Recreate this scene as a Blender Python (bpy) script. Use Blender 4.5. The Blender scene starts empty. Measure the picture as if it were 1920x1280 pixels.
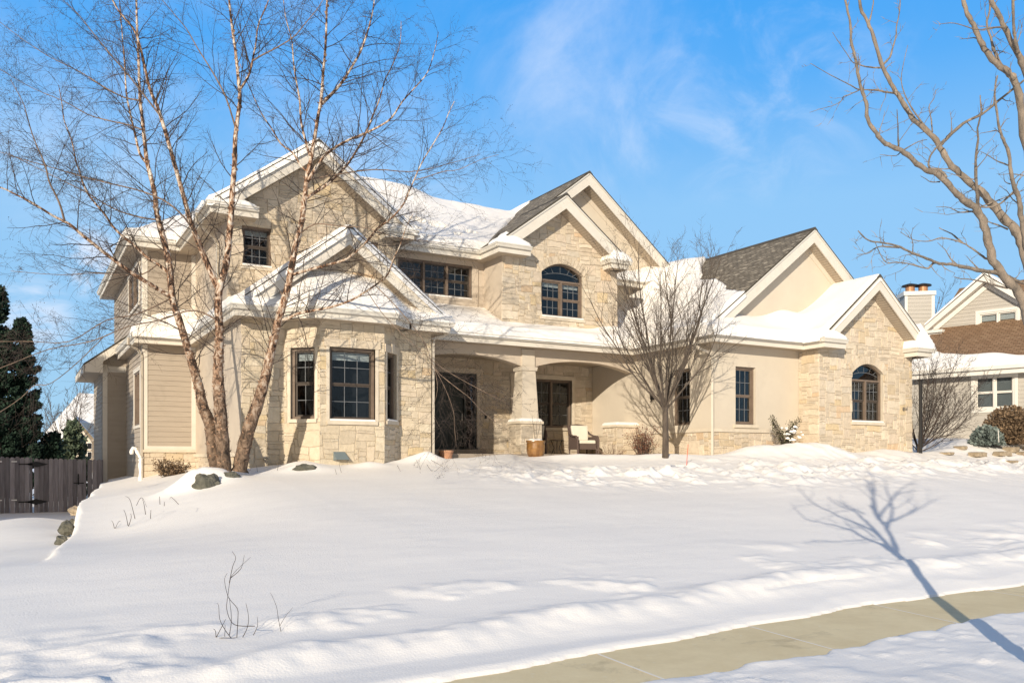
import bpy, math, random
import numpy as np
from mathutils import Vector, noise as mnoise
from mathutils.geometry import tessellate_polygon
R = math.radians
SC = bpy.context.scene
COL = SC.collection
# ------------------------------------------------------------------ camera
FPX = 1590.0; CU = 960.0; HV = 863.0; YAW = 30.2
cam = bpy.data.cameras.new('camera'); cob = bpy.data.objects.new('camera', cam); COL.objects.link(cob)
cob.location = (0, 0, 0)
cob.rotation_euler = (R(90), 0, R(-YAW))
cam.sensor_fit = 'HORIZONTAL'; cam.sensor_width = 36.0; cam.lens = 36.0 * FPX / 1920
cam.shift_x = 0.0; cam.shift_y = (HV - 640.0) / 1920.0
cam.clip_start = 0.05; cam.clip_end = 3000
SC.camera = cob
# ------------------------------------------------------------------ light
SUN_AZ = 47.0   # the light travels towards (sin, cos) of this in the ground plane
SUN_EL = 17.5
world = bpy.data.worlds.new('World'); SC.world = world; world.use_nodes = True
wn = world.node_tree; wn.nodes.clear()
def N(t, typ, **kw):
    n = t.nodes.new(typ)
    for k, v in kw.items():
        if k.startswith('i_'):
            n.inputs[k[2:]].default_value = v
        else: setattr(n, k, v)
    return n
FV = Vector((math.sin(R(YAW)), math.cos(R(YAW)), 0)); RV = Vector((math.cos(R(YAW)), -math.sin(R(YAW)), 0)); ZV = Vector((0, 0, 1))
def ray(u, v): return FV + RV * ((u - CU) / FPX) + ZV * ((HV - v) / FPX)
def at_d(u, v, d): return ray(u, v) * d
def at_y(u, v, Y): r = ray(u, v); return r * (Y / r.y)
def build_world():
    t = wn; L = t.links.new
    out = N(t, 'ShaderNodeOutputWorld'); bg = N(t, 'ShaderNodeBackground'); bg.inputs['Strength'].default_value = 0.15
    sky = N(t, 'ShaderNodeTexSky'); sky.sky_type = 'NISHITA'; sky.sun_disc = False
    sky.sun_elevation = R(SUN_EL); sky.sun_rotation = R(SUN_AZ + 180); sky.altitude = 200; sky.air_density = 1.0; sky.dust_density = 0.3; sky.ozone_density = 1.6
    hs = N(t, 'ShaderNodeHueSaturation'); hs.inputs['Saturation'].default_value = 1.12; hs.inputs['Value'].default_value = 1.0
    mul = N(t, 'ShaderNodeMix', data_type='RGBA', blend_type='MULTIPLY'); mul.inputs[0].default_value = 1.0; mul.inputs[7].default_value = (0.95, 1.12, 1.12, 1)
    L(sky.outputs[0], hs.inputs['Color']); L(hs.outputs[0], mul.inputs[6])
    tc = N(t, 'ShaderNodeTexCoord')
    sp = N(t, 'ShaderNodeSeparateXYZ'); L(tc.outputs['Generated'], sp.inputs[0])
    cr = N(t, 'ShaderNodeValToRGB'); e = cr.color_ramp.elements
    e[0].position = 0.0; e[0].color = (.36, .60, .84, 1); e[1].position = .85; e[1].color = (.05, .16, .42, 1)
    for p, c in ((.14, (.31, .58, .88, 1)), (.28, (.28, .57, .92, 1)), (.40, (.10, .42, .93, 1)), (.50, (.045, .36, .92, 1))):
        x = e.new(p); x.color = c
    L(sp.outputs[2], cr.inputs[0])
    sc = N(t, 'ShaderNodeVectorMath', operation='SCALE'); sc.inputs['Scale'].default_value = 6.6; L(cr.outputs[0], sc.inputs[0])
    g = N(t, 'ShaderNodeMix', data_type='RGBA'); g.inputs[0].default_value = .93; L(mul.outputs[2], g.inputs[6]); L(sc.outputs[0], g.inputs[7])
    # the sky turns whiter on the sun's side
    dsun = N(t, 'ShaderNodeVectorMath', operation='DOT_PRODUCT'); dsun.inputs[1].default_value = (-math.sin(R(SUN_AZ)), -math.cos(R(SUN_AZ)), .3); L(tc.outputs['Generated'], dsun.inputs[0])
    ms = N(t, 'ShaderNodeMapRange', interpolation_type='SMOOTHSTEP'); ms.inputs[1].default_value = 0.0; ms.inputs[2].default_value = .9; ms.inputs[4].default_value = .85; L(dsun.outputs['Value'], ms.inputs[0])
    g2 = N(t, 'ShaderNodeMix', data_type='RGBA'); g2.inputs[7].default_value = (2.9, 2.35, 1.6, 1); L(ms.outputs[0], g2.inputs[0]); L(g.outputs[2], g2.inputs[6])
    col = g2.outputs[2]
    def patch(center, inner, outer, scale, stretch, lo, hi, amount, seed):
        nonlocal col
        c = ray(*center).normalized()
        dot = N(t, 'ShaderNodeVectorMath', operation='DOT_PRODUCT'); dot.inputs[1].default_value = c
        L(tc.outputs['Generated'], dot.inputs[0])
        mr = N(t, 'ShaderNodeMapRange', interpolation_type='SMOOTHSTEP'); mr.inputs[1].default_value = math.cos(R(outer)); mr.inputs[2].default_value = math.cos(R(inner))
        L(dot.outputs['Value'], mr.inputs[0])
        mp = N(t, 'ShaderNodeMapping'); mp.inputs['Scale'].default_value = stretch; mp.inputs['Rotation'].default_value = (0.3, 0.5, seed); mp.inputs['Location'].default_value = (seed, seed * 2, 0)
        L(tc.outputs['Generated'], mp.inputs['Vector'])
        nz = N(t, 'ShaderNodeTexNoise'); nz.inputs['Scale'].default_value = scale; nz.inputs['Detail'].default_value = 9; nz.inputs['Roughness'].default_value = 0.62; nz.inputs['Distortion'].default_value = 0.6
        L(mp.outputs[0], nz.inputs['Vector'])
        m2 = N(t, 'ShaderNodeMapRange', interpolation_type='SMOOTHSTEP'); m2.inputs[1].default_value = lo; m2.inputs[2].default_value = hi
        L(nz.outputs[0], m2.inputs[0])
        ml = N(t, 'ShaderNodeMath', operation='MULTIPLY'); L(mr.outputs[0], ml.inputs[0]); L(m2.outputs[0], ml.inputs[1])
        ml2 = N(t, 'ShaderNodeMath', operation='MULTIPLY'); L(ml.outputs[0], ml2.inputs[0]); ml2.inputs[1].default_value = amount
        mx = N(t, 'ShaderNodeMix', data_type='RGBA'); mx.inputs[7].default_value = (5.6, 6.0, 6.9, 1)
        L(ml2.outputs[0], mx.inputs[0]); L(col, mx.inputs[6]); col = mx.outputs[2]
    patch((1000, 70), 1, 8, 3.0, (1.0, 2.2, 2.5), 0.34, 0.8, 0.46, 1.3)
    patch((1130, 180), 1, 8, 3.4, (2.4, 1.0, 2.0), 0.36, 0.82, 0.44, 2.1)
    patch((1420, 120), 1, 10, 5.0, (1.0, 3.0, 3.0), 0.42, 0.85, 0.4, 3.7)
    patch((350, 150), 2, 16, 2.5, (1.5, 1.5, 2.0), 0.35, 0.8, 0.45, 5.2)
    patch((165, 494), 0.2, 2.4, 14.0, (1.0, 1.0, 1.8), 0.36, 0.56, 0.75, 6.6)
    patch((60, 590), 0.5, 2.6, 9.0, (1.0, 1.0, 3.0), 0.35, 0.6, 0.6, 7.9)
    patch((760, 330), 1, 7, 3.0, (1.0, 1.0, 2.4), 0.35, 0.75, 0.35, 8.3)
    L(col, bg.inputs['Color']); L(bg.outputs[0], out.inputs['Surface'])
build_world()
sl = bpy.data.lights.new('sun', 'SUN'); sl.energy = 4.85; sl.angle = R(0.5); sl.color = (1.0, 0.90, 0.75)
so = bpy.data.objects.new('sun', sl); COL.objects.link(so)
sd = Vector((math.sin(R(SUN_AZ)) * math.cos(R(SUN_EL)), math.cos(R(SUN_AZ)) * math.cos(R(SUN_EL)), -math.sin(R(SUN_EL))))
so.rotation_euler = sd.to_track_quat('-Z', 'Y').to_euler(); so.location = (-20, -20, 15)
SC.view_settings.view_transform = 'Standard'; SC.view_settings.look = 'None'; SC.view_settings.exposure = 0.06; SC.view_settings.gamma = 1
SC.cycles.max_bounces = 6; SC.cycles.transparent_max_bounces = 12
# ------------------------------------------------------------------ materials
def mat(name, base, rough=0.85, spec=0.3, **kw):
    m = bpy.data.materials.new(name); m.use_nodes = True
    b = m.node_tree.nodes['Principled BSDF']
    b.inputs['Base Color'].default_value = (*base, 1); b.inputs['Roughness'].default_value = rough
    b.inputs['Specular IOR Level'].default_value = spec
    return m
def bs(m): return m.node_tree.nodes['Principled BSDF']
def noisy(m, c1, c2, scale, detail=6, rough=0.6, lo=0.3, hi=0.7, bump=0.0, bscale=None, stretch=(1, 1, 1), attr=None, coord='Object', bdist=0.02):
    t = m.node_tree; L = t.links.new; b = bs(m)
    tc = N(t, 'ShaderNodeTexCoord'); mp = N(t, 'ShaderNodeMapping'); mp.inputs['Scale'].default_value = stretch
    L(tc.outputs[coord], mp.inputs['Vector'])
    nz = N(t, 'ShaderNodeTexNoise'); nz.inputs['Scale'].default_value = scale; nz.inputs['Detail'].default_value = detail; nz.inputs['Roughness'].default_value = rough
    L(mp.outputs[0], nz.inputs['Vector'])
    mr = N(t, 'ShaderNodeMapRange'); mr.inputs[1].default_value = lo; mr.inputs[2].default_value = hi; L(nz.outputs[0], mr.inputs[0])
    mx = N(t, 'ShaderNodeMix', data_type='RGBA'); mx.inputs[6].default_value = (*c1, 1); mx.inputs[7].default_value = (*c2, 1)
    L(mr.outputs[0], mx.inputs[0]); out = mx.outputs[2]
    if attr:
        a = N(t, 'ShaderNodeVertexColor'); a.layer_name = attr
        ml = N(t, 'ShaderNodeMix', data_type='RGBA', blend_type='MULTIPLY'); ml.inputs[0].default_value = 1
        L(a.outputs[0], ml.inputs[6]); L(out, ml.inputs[7]); out = ml.outputs[2]
    L(out, b.inputs['Base Color'])
    if bump:
        n2 = N(t, 'ShaderNodeTexNoise'); n2.inputs['Scale'].default_value = bscale or scale * 4; n2.inputs['Detail'].default_value = 8; n2.inputs['Roughness'].default_value = 0.65
        L(mp.outputs[0], n2.inputs['Vector'])
        bp = N(t, 'ShaderNodeBump'); bp.inputs['Strength'].default_value = bump; bp.inputs['Distance'].default_value = bdist
        L(n2.outputs[0], bp.inputs['Height']); L(bp.outputs[0], b.inputs['Normal'])
    return m
M = {}
M['stucco'] = noisy(mat('stucco', (.7, .6, .4)), (.56, .485, .385), (.605, .53, .42), 1.3, bump=.35, bscale=90, bdist=.01)
M['stucco_tan'] = noisy(mat('stucco_tan', (.6, .5, .4)), (.50, .42, .33), (.545, .46, .36), 1.5, bump=.3, bscale=90, bdist=.01)
M['trim'] = noisy(mat('trim', (.8, .7, .5), .55), (.63, .575, .49), (.69, .635, .545), 2.2)
M['gutter'] = noisy(mat('gutter', (.8, .7, .5), .4, .5), (.61, .57, .49), (.67, .625, .545), 1.5)
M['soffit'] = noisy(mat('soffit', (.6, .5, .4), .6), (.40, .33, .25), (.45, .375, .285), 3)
M['stone'] = noisy(mat('stone', (.6, .5, .35)), (.86, .84, .80), (1.06, 1.04, 1.02), 7, bump=.9, bscale=16, attr='col', bdist=.03)
M['mortar'] = noisy(mat('mortar', (.4, .34, .26)), (.50, .43, .33), (.56, .485, .375), 8, bump=.4)
M['cap'] = noisy(mat('cap_stone', (.6, .52, .4)), (.56, .48, .37), (.68, .59, .46), 5, bump=.4, bscale=30)
M['siding'] = noisy(mat('siding', (.5, .45, .3), .6), (.37, .31, .245), (.42, .355, .28), 3, stretch=(.4, .4, 3))
M['frame'] = noisy(mat('window_brown', (.2, .14, .1), .5), (.15, .11, .08), (.21, .155, .115), 5)
M['darkframe'] = mat('sash_dark', (.075, .058, .045), .5)
M['grille'] = mat('grille', (.17, .175, .18), .5)
M['door'] = noisy(mat('door_green', (.02, .03, .025), .4), (.020, .026, .022), (.03, .036, .03), 4)
M['dark'] = mat('interior_dark', (.018, .018, .02), .9, .1)
M['blind'] = mat('blind', (.80, .80, .75), .7)
M['downspout'] = noisy(mat('downspout_paint', (.5, .45, .37), .45, .4), (.50, .44, .355), (.55, .49, .40), 2)
M['curtain'] = mat('curtain', (.30, .31, .30), .8)
M['ridge'] = mat('ridge_shingle', (.085, .078, .068), .9, .1)
M['metal'] = mat('metal', (.35, .33, .3), .35, .5); bs(M['metal']).inputs['Metallic'].default_value = .8
M['copper'] = noisy(mat('copper', (.5, .25, .12), .5), (.36, .17, .08), (.50, .26, .14), 8); bs(M['copper']).inputs['Metallic'].default_value = .3
M['black'] = mat('black_metal', (.02, .018, .017), .5)
M['white'] = noisy(mat('white_trim', (.8, .78, .72), .5), (.68, .64, .57), (.74, .70, .63), 2)
M['greysiding'] = noisy(mat('grey_siding', (.5, .48, .42), .6), (.42, .385, .33), (.47, .43, .375), 3, stretch=(.4, .4, 3))
M['fence'] = noisy(mat('fence_wood', (.2, .16, .17)), (.20, .175, .18), (.34, .305, .31), 3, stretch=(6, 6, .5), bump=.5, attr='col')
M['wicker'] = noisy(mat('wicker', (.1, .07, .06)), (.09, .062, .05), (.15, .105, .09), 60, bump=.6)
M['cushion'] = noisy(mat('cushion', (.7, .66, .56)), (.66, .61, .50), (.72, .67, .56), 4)
M['terracotta'] = noisy(mat('terracotta', (.5, .25, .14)), (.42, .21, .12), (.52, .28, .17), 6)
M['glaze'] = noisy(mat('glaze', (.35, .15, .03), .25, .6), (.14, .06, .018), (.36, .18, .05), 7, stretch=(1, 1, .5))
M['rock'] = noisy(mat('rock', (.2, .2, .15)), (.065, .065, .05), (.17, .16, .125), 5, bump=.9, bscale=12)
M['ledge'] = noisy(mat('ledge_rock', (.4, .3, .2)), (.26, .20, .13), (.44, .36, .26), 5, bump=.9, bscale=12)
M['concrete'] = noisy(mat('concrete', (.4, .35, .25)), (.70, .56, .32), (.84, .70, .43), 1.6, detail=10, rough=.75, bump=.5, bscale=120, bdist=.004)
def stains(m, col, scale, lo, hi, amt):
    t = m.node_tree; L = t.links.new; b = bs(m); src = b.inputs['Base Color'].links[0].from_socket; tc = N(t, 'ShaderNodeTexCoord'); nz = N(t, 'ShaderNodeTexNoise'); nz.inputs['Scale'].default_value = scale; nz.inputs['Detail'].default_value = 9; nz.inputs['Roughness'].default_value = .7; nz.inputs['Distortion'].default_value = .5; L(tc.outputs['Object'], nz.inputs[0])
    mr = N(t, 'ShaderNodeMapRange'); mr.inputs[1].default_value = lo; mr.inputs[2].default_value = hi; mr.inputs[4].default_value = amt; L(nz.outputs[0], mr.inputs[0]); mx = N(t, 'ShaderNodeMix', data_type='RGBA'); mx.inputs[7].default_value = (*col, 1); L(mr.outputs[0], mx.inputs[0]); L(src, mx.inputs[6]); L(mx.outputs[2], b.inputs['Base Color'])
stains(M['concrete'], (.38, .30, .18), .8, .58, .66, .4); stains(M['concrete'], (.80, .76, .68), 14, .62, .70, .5)
stains(M['stucco'], (.44, .37, .29), 1.1, .55, .85, .35); stains(M['trim'], (.42, .36, .28), 2.5, .58, .8, .4); stains(M['siding'], (.24, .20, .15), 1.5, .55, .8, .4)
M['joint'] = mat('joint', (.86, .80, .68))
M['red'] = mat('red_marker', (.75, .08, .04), .5)
M['porchfloor'] = noisy(mat('porch_floor', (.3, .25, .2)), (.28, .23, .18), (.36, .30, .24), 5)
M['asphaltgrey'] = mat('vent_grey', (.16, .19, .19), .5)

def snow_material():
    m = mat('snow', (.88, .87, .88), .6, .2); t = m.node_tree; L = t.links.new; b = bs(m)
    b.inputs['Base Color'].default_value = (.905, .86, .795, 1)
    tc = N(t, 'ShaderNodeTexCoord')
    n1 = N(t, 'ShaderNodeTexNoise'); n1.inputs['Scale'].default_value = 2.2; n1.inputs['Detail'].default_value = 10; n1.inputs['Roughness'].default_value = .55
    n2 = N(t, 'ShaderNodeTexNoise'); n2.inputs['Scale'].default_value = 45; n2.inputs['Detail'].default_value = 5
    mp = N(t, 'ShaderNodeMapping'); mp.inputs['Scale'].default_value = (.5, 1.6, 1); L(tc.outputs['Object'], mp.inputs[0])
    L(mp.outputs[0], n1.inputs[0]); L(tc.outputs['Object'], n2.inputs[0])
    b1 = N(t, 'ShaderNodeBump'); b1.inputs['Strength'].default_value = .35; b1.inputs['Distance'].default_value = .03
    b2 = N(t, 'ShaderNodeBump'); b2.inputs['Strength'].default_value = .4; b2.inputs['Distance'].default_value = .012
    L(n1.outputs[0], b1.inputs['Height']); L(n2.outputs[0], b2.inputs['Height']); L(b1.outputs[0], b2.inputs['Normal']); L(b2.outputs[0], b.inputs['Normal'])
    b.inputs['Subsurface Weight'].default_value = .0
    return m
M['snow'] = snow_material()

def shingle(name, c1, c2, cl, amt):
    m = mat(name, c1, .9, .15); t = m.node_tree; L = t.links.new; b = bs(m)
    uv = N(t, 'ShaderNodeUVMap')
    br = N(t, 'ShaderNodeTexBrick'); br.offset = .5; br.inputs['Scale'].default_value = 1; br.inputs['Brick Width'].default_value = .22; br.inputs['Row Height'].default_value = .13
    br.inputs['Mortar Size'].default_value = .010; br.inputs['Mortar Smooth'].default_value = .1; br.inputs['Bias'].default_value = -.1
    br.inputs['Color1'].default_value = (*c1, 1); br.inputs['Color2'].default_value = (*c2, 1); br.inputs['Mortar'].default_value = (c1[0] * .45, c1[1] * .45, c1[2] * .45, 1)
    L(uv.outputs[0], br.inputs['Vector'])
    mp = N(t, 'ShaderNodeMapping'); mp.inputs['Scale'].default_value = (3.0, 7.7, 1); L(uv.outputs[0], mp.inputs[0])
    vo = N(t, 'ShaderNodeTexNoise'); vo.inputs['Scale'].default_value = 1.0; vo.inputs['Detail'].default_value = 3; L(mp.outputs[0], vo.inputs[0])
    mr = N(t, 'ShaderNodeMapRange'); mr.inputs[1].default_value = .56; mr.inputs[2].default_value = .66; mr.inputs[4].default_value = amt; L(vo.outputs[0], mr.inputs[0])
    mx = N(t, 'ShaderNodeMix', data_type='RGBA'); mx.inputs[7].default_value = (*cl, 1); L(mr.outputs[0], mx.inputs[0]); L(br.outputs[0], mx.inputs[6])
    L(mx.outputs[2], b.inputs['Base Color'])
    bp = N(t, 'ShaderNodeBump'); bp.inputs['Strength'].default_value = .6; bp.inputs['Distance'].default_value = .02; bp.invert = True
    L(br.outputs['Fac'], bp.inputs['Height']); L(bp.outputs[0], b.inputs['Normal'])
    return m
M['shingle'] = shingle('shingle', (.15, .13, .102), (.225, .195, .152), (.42, .37, .29), .9)
M['brownshingle'] = shingle('brown_shingle', (.22, .135, .08), (.28, .18, .11), (.33, .24, .15), .4)

def glass_material():
    m = bpy.data.materials.new('glass'); m.use_nodes = True; t = m.node_tree; t.nodes.clear(); L = t.links.new
    out = N(t, 'ShaderNodeOutputMaterial'); tr = N(t, 'ShaderNodeBsdfTransparent'); tr.inputs[0].default_value = (.62, .66, .68, 1)
    gl = N(t, 'ShaderNodeBsdfGlossy'); gl.inputs['Roughness'].default_value = .02; gl.inputs[0].default_value = (.85, .85, .85, 1)
    lw = N(t, 'ShaderNodeLayerWeight'); lw.inputs[0].default_value = .5; pw = N(t, 'ShaderNodeMath', operation='POWER'); pw.inputs[1].default_value = 3.0; L(lw.outputs['Facing'], pw.inputs[0]); fr = N(t, 'ShaderNodeMath', operation='MULTIPLY_ADD'); fr.inputs[1].default_value = .6; fr.inputs[2].default_value = .05; L(pw.outputs[0], fr.inputs[0])
    nz = N(t, 'ShaderNodeTexNoise'); nz.inputs['Scale'].default_value = 1.3; tc = N(t, 'ShaderNodeTexCoord'); L(tc.outputs['Object'], nz.inputs[0])
    bp = N(t, 'ShaderNodeBump'); bp.inputs['Strength'].default_value = .05; L(nz.outputs[0], bp.inputs['Height']); L(bp.outputs[0], gl.inputs['Normal'])
    mx = N(t, 'ShaderNodeMixShader'); L(fr.outputs[0], mx.inputs[0]); L(tr.outputs[0], mx.inputs[1]); L(gl.outputs[0], mx.inputs[2]); L(mx.outputs[0], out.inputs[0])
    return m
M['glass'] = glass_material()

def bark_birch():
    m = mat('birch_bark', (.5, .4, .3), .8, .2); t = m.node_tree; L = t.links.new; b = bs(m)
    tc = N(t, 'ShaderNodeTexCoord')
    mp = N(t, 'ShaderNodeMapping'); mp.inputs['Scale'].default_value = (1, 1, .55); L(tc.outputs['Object'], mp.inputs[0])
    n1 = N(t, 'ShaderNodeTexNoise'); n1.inputs['Scale'].default_value = 9; n1.inputs['Detail'].default_value = 6; n1.inputs['Roughness'].default_value = .7; n1.inputs['Distortion'].default_value = .7; L(mp.outputs[0], n1.inputs[0])
    cr = N(t, 'ShaderNodeValToRGB'); e = cr.color_ramp.elements
    e[0].position = .40; e[0].color = (.03, .02, .015, 1); e[1].position = .635; e[1].color = (.70, .61, .51, 1)
    for p, c in ((.45, (.09, .052, .034, 1)), (.495, (.30, .155, .085, 1)), (.545, (.52, .41, .31, 1))):
        x = e.new(p); x.color = c
    L(n1.outputs[0], cr.inputs[0])
    # the lower two metres are darker, shaggier bark
    sp = N(t, 'ShaderNodeSeparateXYZ'); L(tc.outputs['Object'], sp.inputs[0])
    mr = N(t, 'ShaderNodeMapRange', interpolation_type='SMOOTHSTEP'); mr.inputs[1].default_value = .2; mr.inputs[2].default_value = 4.2; mr.inputs[3].default_value = 1.0; mr.inputs[4].default_value = 0; L(sp.outputs[2], mr.inputs[0])
    cr2 = N(t, 'ShaderNodeValToRGB'); e = cr2.color_ramp.elements; e[0].position = .35; e[0].color = (.03, .022, .017, 1); e[1].position = .63; e[1].color = (.25, .17, .115, 1); L(n1.outputs[0], cr2.inputs[0])
    mx = N(t, 'ShaderNodeMix', data_type='RGBA'); L(mr.outputs[0], mx.inputs[0]); L(cr.outputs[0], mx.inputs[6]); L(cr2.outputs[0], mx.inputs[7]); L(mx.outputs[2], b.inputs['Base Color'])
    bp = N(t, 'ShaderNodeBump'); bp.inputs['Strength'].default_value = .8; bp.inputs['Distance'].default_value = .03; L(n1.outputs[0], bp.inputs['Height']); L(bp.outputs[0], b.inputs['Normal'])
    return m
M['birch'] = bark_birch()
M['birchlimb'] = noisy(mat('birch_limb', (.2, .13, .1)), (.10, .07, .055), (.34, .24, .17), 9, stretch=(1, 1, .4))
M['twig'] = noisy(mat('twig', (.1, .07, .055)), (.036, .028, .024), (.085, .062, .05), 3)
M['flake'] = noisy(mat('bark_flake', (.4, .2, .1)), (.17, .085, .045), (.50, .34, .23), 14)
M['bark'] = noisy(mat('maple_bark', (.25, .18, .12)), (.13, .11, .09), (.36, .285, .215), 18, stretch=(1, 1, .35), bump=.9, bscale=30)
M['greybark'] = noisy(mat('grey_bark', (.2, .17, .14)), (.055, .043, .035), (.135, .105, .08), 9, stretch=(1, 1, .35), bump=.6, bscale=30)
M['evergreen'] = noisy(mat('evergreen', (.02, .03, .02), .8), (.007, .018, .010), (.028, .055, .034), 2.5, attr='col')
M['spruce'] = noisy(mat('spruce_needles', (.1, .14, .1), .8), (.07, .10, .06), (.16, .19, .12), 4, attr='col')
M['leafdark'] = noisy(mat('leaf_dark', (.05, .06, .03), .6), (.035, .038, .018), (.09, .08, .04), 6, attr='col')
M['leafred'] = noisy(mat('leaf_red', (.2, .08, .05), .7), (.13, .05, .03), (.28, .13, .08), 8, attr='col')
M['bush'] = noisy(mat('bush_brown', (.15, .1, .06), .8), (.13, .085, .05), (.25, .17, .10), 6, attr='col')
M['juniper'] = noisy(mat('juniper', (.13, .16, .15), .8), (.10, .13, .12), (.22, .25, .22), 6, attr='col')
M['farstucco'] = noisy(mat('far_wall', (.6, .52, .4)), (.58, .49, .38), (.64, .55, .43), 1)
# ------------------------------------------------------------------ mesh helpers
BASE = {}
def empty(name, loc, label=None, cat=None, group=None, parent=None):
    o = bpy.data.objects.new(name, None); COL.objects.link(o); o.empty_display_size = .2
    loc = Vector(loc); BASE[o] = loc
    if parent: o.parent = parent; o.location = loc - BASE[parent]
    else: o.location = loc
    if label: o['label'] = label
    if cat: o['category'] = cat
    if group: o['group'] = group
    return o
def tag(o, label, cat, group=None, kind=None):
    if label: o['label'] = label
    if cat: o['category'] = cat
    if group: o['group'] = group
    if kind: o['kind'] = kind
    return o
class MB:
    def __init__(s): s.v = []; s.f = []; s.c = []; s.uv = []
    def face(s, pts, col=None, uv=None):
        i = len(s.v); s.v.extend([tuple(p) for p in pts]); s.f.append(tuple(range(i, i + len(pts)))); s.c.append(col); s.uv.append(uv)
    def faces(s, pts, idx, col=None):
        i = len(s.v); s.v.extend([tuple(p) for p in pts])
        for f in idx: s.f.append(tuple(i + k for k in f)); s.c.append(col); s.uv.append(None)
    def box(s, a, b, col=None):
        x0, y0, z0 = a; x1, y1, z1 = b
        s.faces([(x0, y0, z0), (x1, y0, z0), (x1, y1, z0), (x0, y1, z0), (x0, y0, z1), (x1, y0, z1), (x1, y1, z1), (x0, y1, z1)],
                [(3, 2, 1, 0), (4, 5, 6, 7), (0, 1, 5, 4), (1, 2, 6, 5), (2, 3, 7, 6), (3, 0, 4, 7)], col)
    def obox(s, W, s0, s1, n0, n1, z0, z1, col=None):
        P = [W.p(a, b, c) for c in (z0, z1) for a, b in ((s0, n0), (s1, n0), (s1, n1), (s0, n1))]
        s.faces(P, [(0, 1, 2, 3), (7, 6, 5, 4), (4, 5, 1, 0), (5, 6, 2, 1), (6, 7, 3, 2), (7, 4, 0, 3)], col)
    def prism(s, poly, off, col=None):
        """poly: list of 3D points, extruded by vector off"""
        n = len(poly); off = Vector(off); P = [Vector(p) for p in poly]; Q = [p + off for p in P]
        tr = tessellate_polygon([P])
        s.faces(P + Q, [tuple(t) for t in tr] + [tuple(k + n for k in reversed(t)) for t in tr] + [(i, (i + 1) % n, n + (i + 1) % n, n + i) for i in range(n)], col)
    def tube(s, path, rad, sides=6, col=None, cap=True):
        n = len(path); path = [Vector(p) for p in path]
        if isinstance(rad, (int, float)): rad = [rad] * n
        t0 = (path[1] - path[0]).normalized(); ref = Vector((0, 0, 1)) if abs(t0.z) < .9 else Vector((1, 0, 0))
        a = t0.cross(ref).normalized(); base = len(s.v)
        for i, p in enumerate(path):
            t = ((path[min(i + 1, n - 1)] - path[max(i - 1, 0)])).normalized()
            a = (a - t * a.dot(t)); a = a.normalized() if a.length > 1e-6 else t.orthogonal().normalized()
            b = t.cross(a)
            for k in range(sides):
                an = 2 * math.pi * k / sides
                q = p + (a * math.cos(an) + b * math.sin(an)) * rad[i]; s.v.append((q.x, q.y, q.z))
        for i in range(n - 1):
            for k in range(sides):
                k2 = (k + 1) % sides
                s.f.append((base + i * sides + k, base + i * sides + k2, base + (i + 1) * sides + k2, base + (i + 1) * sides + k)); s.c.append(col); s.uv.append(None)
        if cap:
            s.f.append(tuple(base + k for k in reversed(range(sides)))); s.c.append(col); s.uv.append(None)
            s.f.append(tuple(base + (n - 1) * sides + k for k in range(sides))); s.c.append(col); s.uv.append(None)
    def lathe(s, c, prof, sides=24, col=None):
        base = len(s.v); c = Vector(c)
        for r, z in prof:
            for k in range(sides):
                a = 2 * math.pi * k / sides; s.v.append((c.x + r * math.cos(a), c.y + r * math.sin(a), c.z + z))
        for i in range(len(prof) - 1):
            for k in range(sides):
                k2 = (k + 1) % sides; s.f.append((base + i * sides + k, base + i * sides + k2, base + (i + 1) * sides + k2, base + (i + 1) * sides + k)); s.c.append(col); s.uv.append(None)
        s.f.append(tuple(base + k for k in reversed(range(sides)))); s.c.append(col); s.uv.append(None)
        s.f.append(tuple(base + (len(prof) - 1) * sides + k for k in range(sides))); s.c.append(col); s.uv.append(None)
    def build(s, name, m, parent=None, smooth=False, weld=False):
        me = bpy.data.meshes.new(name); b = BASE.get(parent, Vector((0, 0, 0)))
        me.from_pydata([(x - b.x, y - b.y, z - b.z) for x, y, z in s.v], [], s.f)
        if any(c is not None for c in s.c):
            ca = me.color_attributes.new('col', 'FLOAT_COLOR', 'CORNER')
            arr = []
            for f, c in zip(s.f, s.c): arr.extend([*(c or (1, 1, 1)), 1.0] * len(f))
            ca.data.foreach_set('color', arr)
        if any(u is not None for u in s.uv):
            ul = me.uv_layers.new(name='UVMap'); arr = []
            for f, u in zip(s.f, s.uv): arr.extend([c for p in (u or [(0, 0)] * len(f)) for c in p])
            ul.data.foreach_set('uv', arr)
        me.materials.append(M[m] if isinstance(m, str) else m)
        if smooth: me.polygons.foreach_set('use_smooth', [True] * len(me.polygons))
        me.update()
        o = bpy.data.objects.new(name, me); COL.objects.link(o)
        if parent: o.parent = parent; BASE[o] = b
        else: BASE[o] = Vector((0, 0, 0))
        return o
class Wall:
    """a wall frame: s runs along D, n outwards, z up"""
    def __init__(s, O, D): s.O = Vector((O[0], O[1], 0)); s.D = Vector((D[0], D[1], 0)).normalized(); s.Nn = Vector((s.D.y, -s.D.x, 0))
    def p(s, a, n, z): q = s.O + s.D * a + s.Nn * n; return (q.x, q.y, z)
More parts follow.
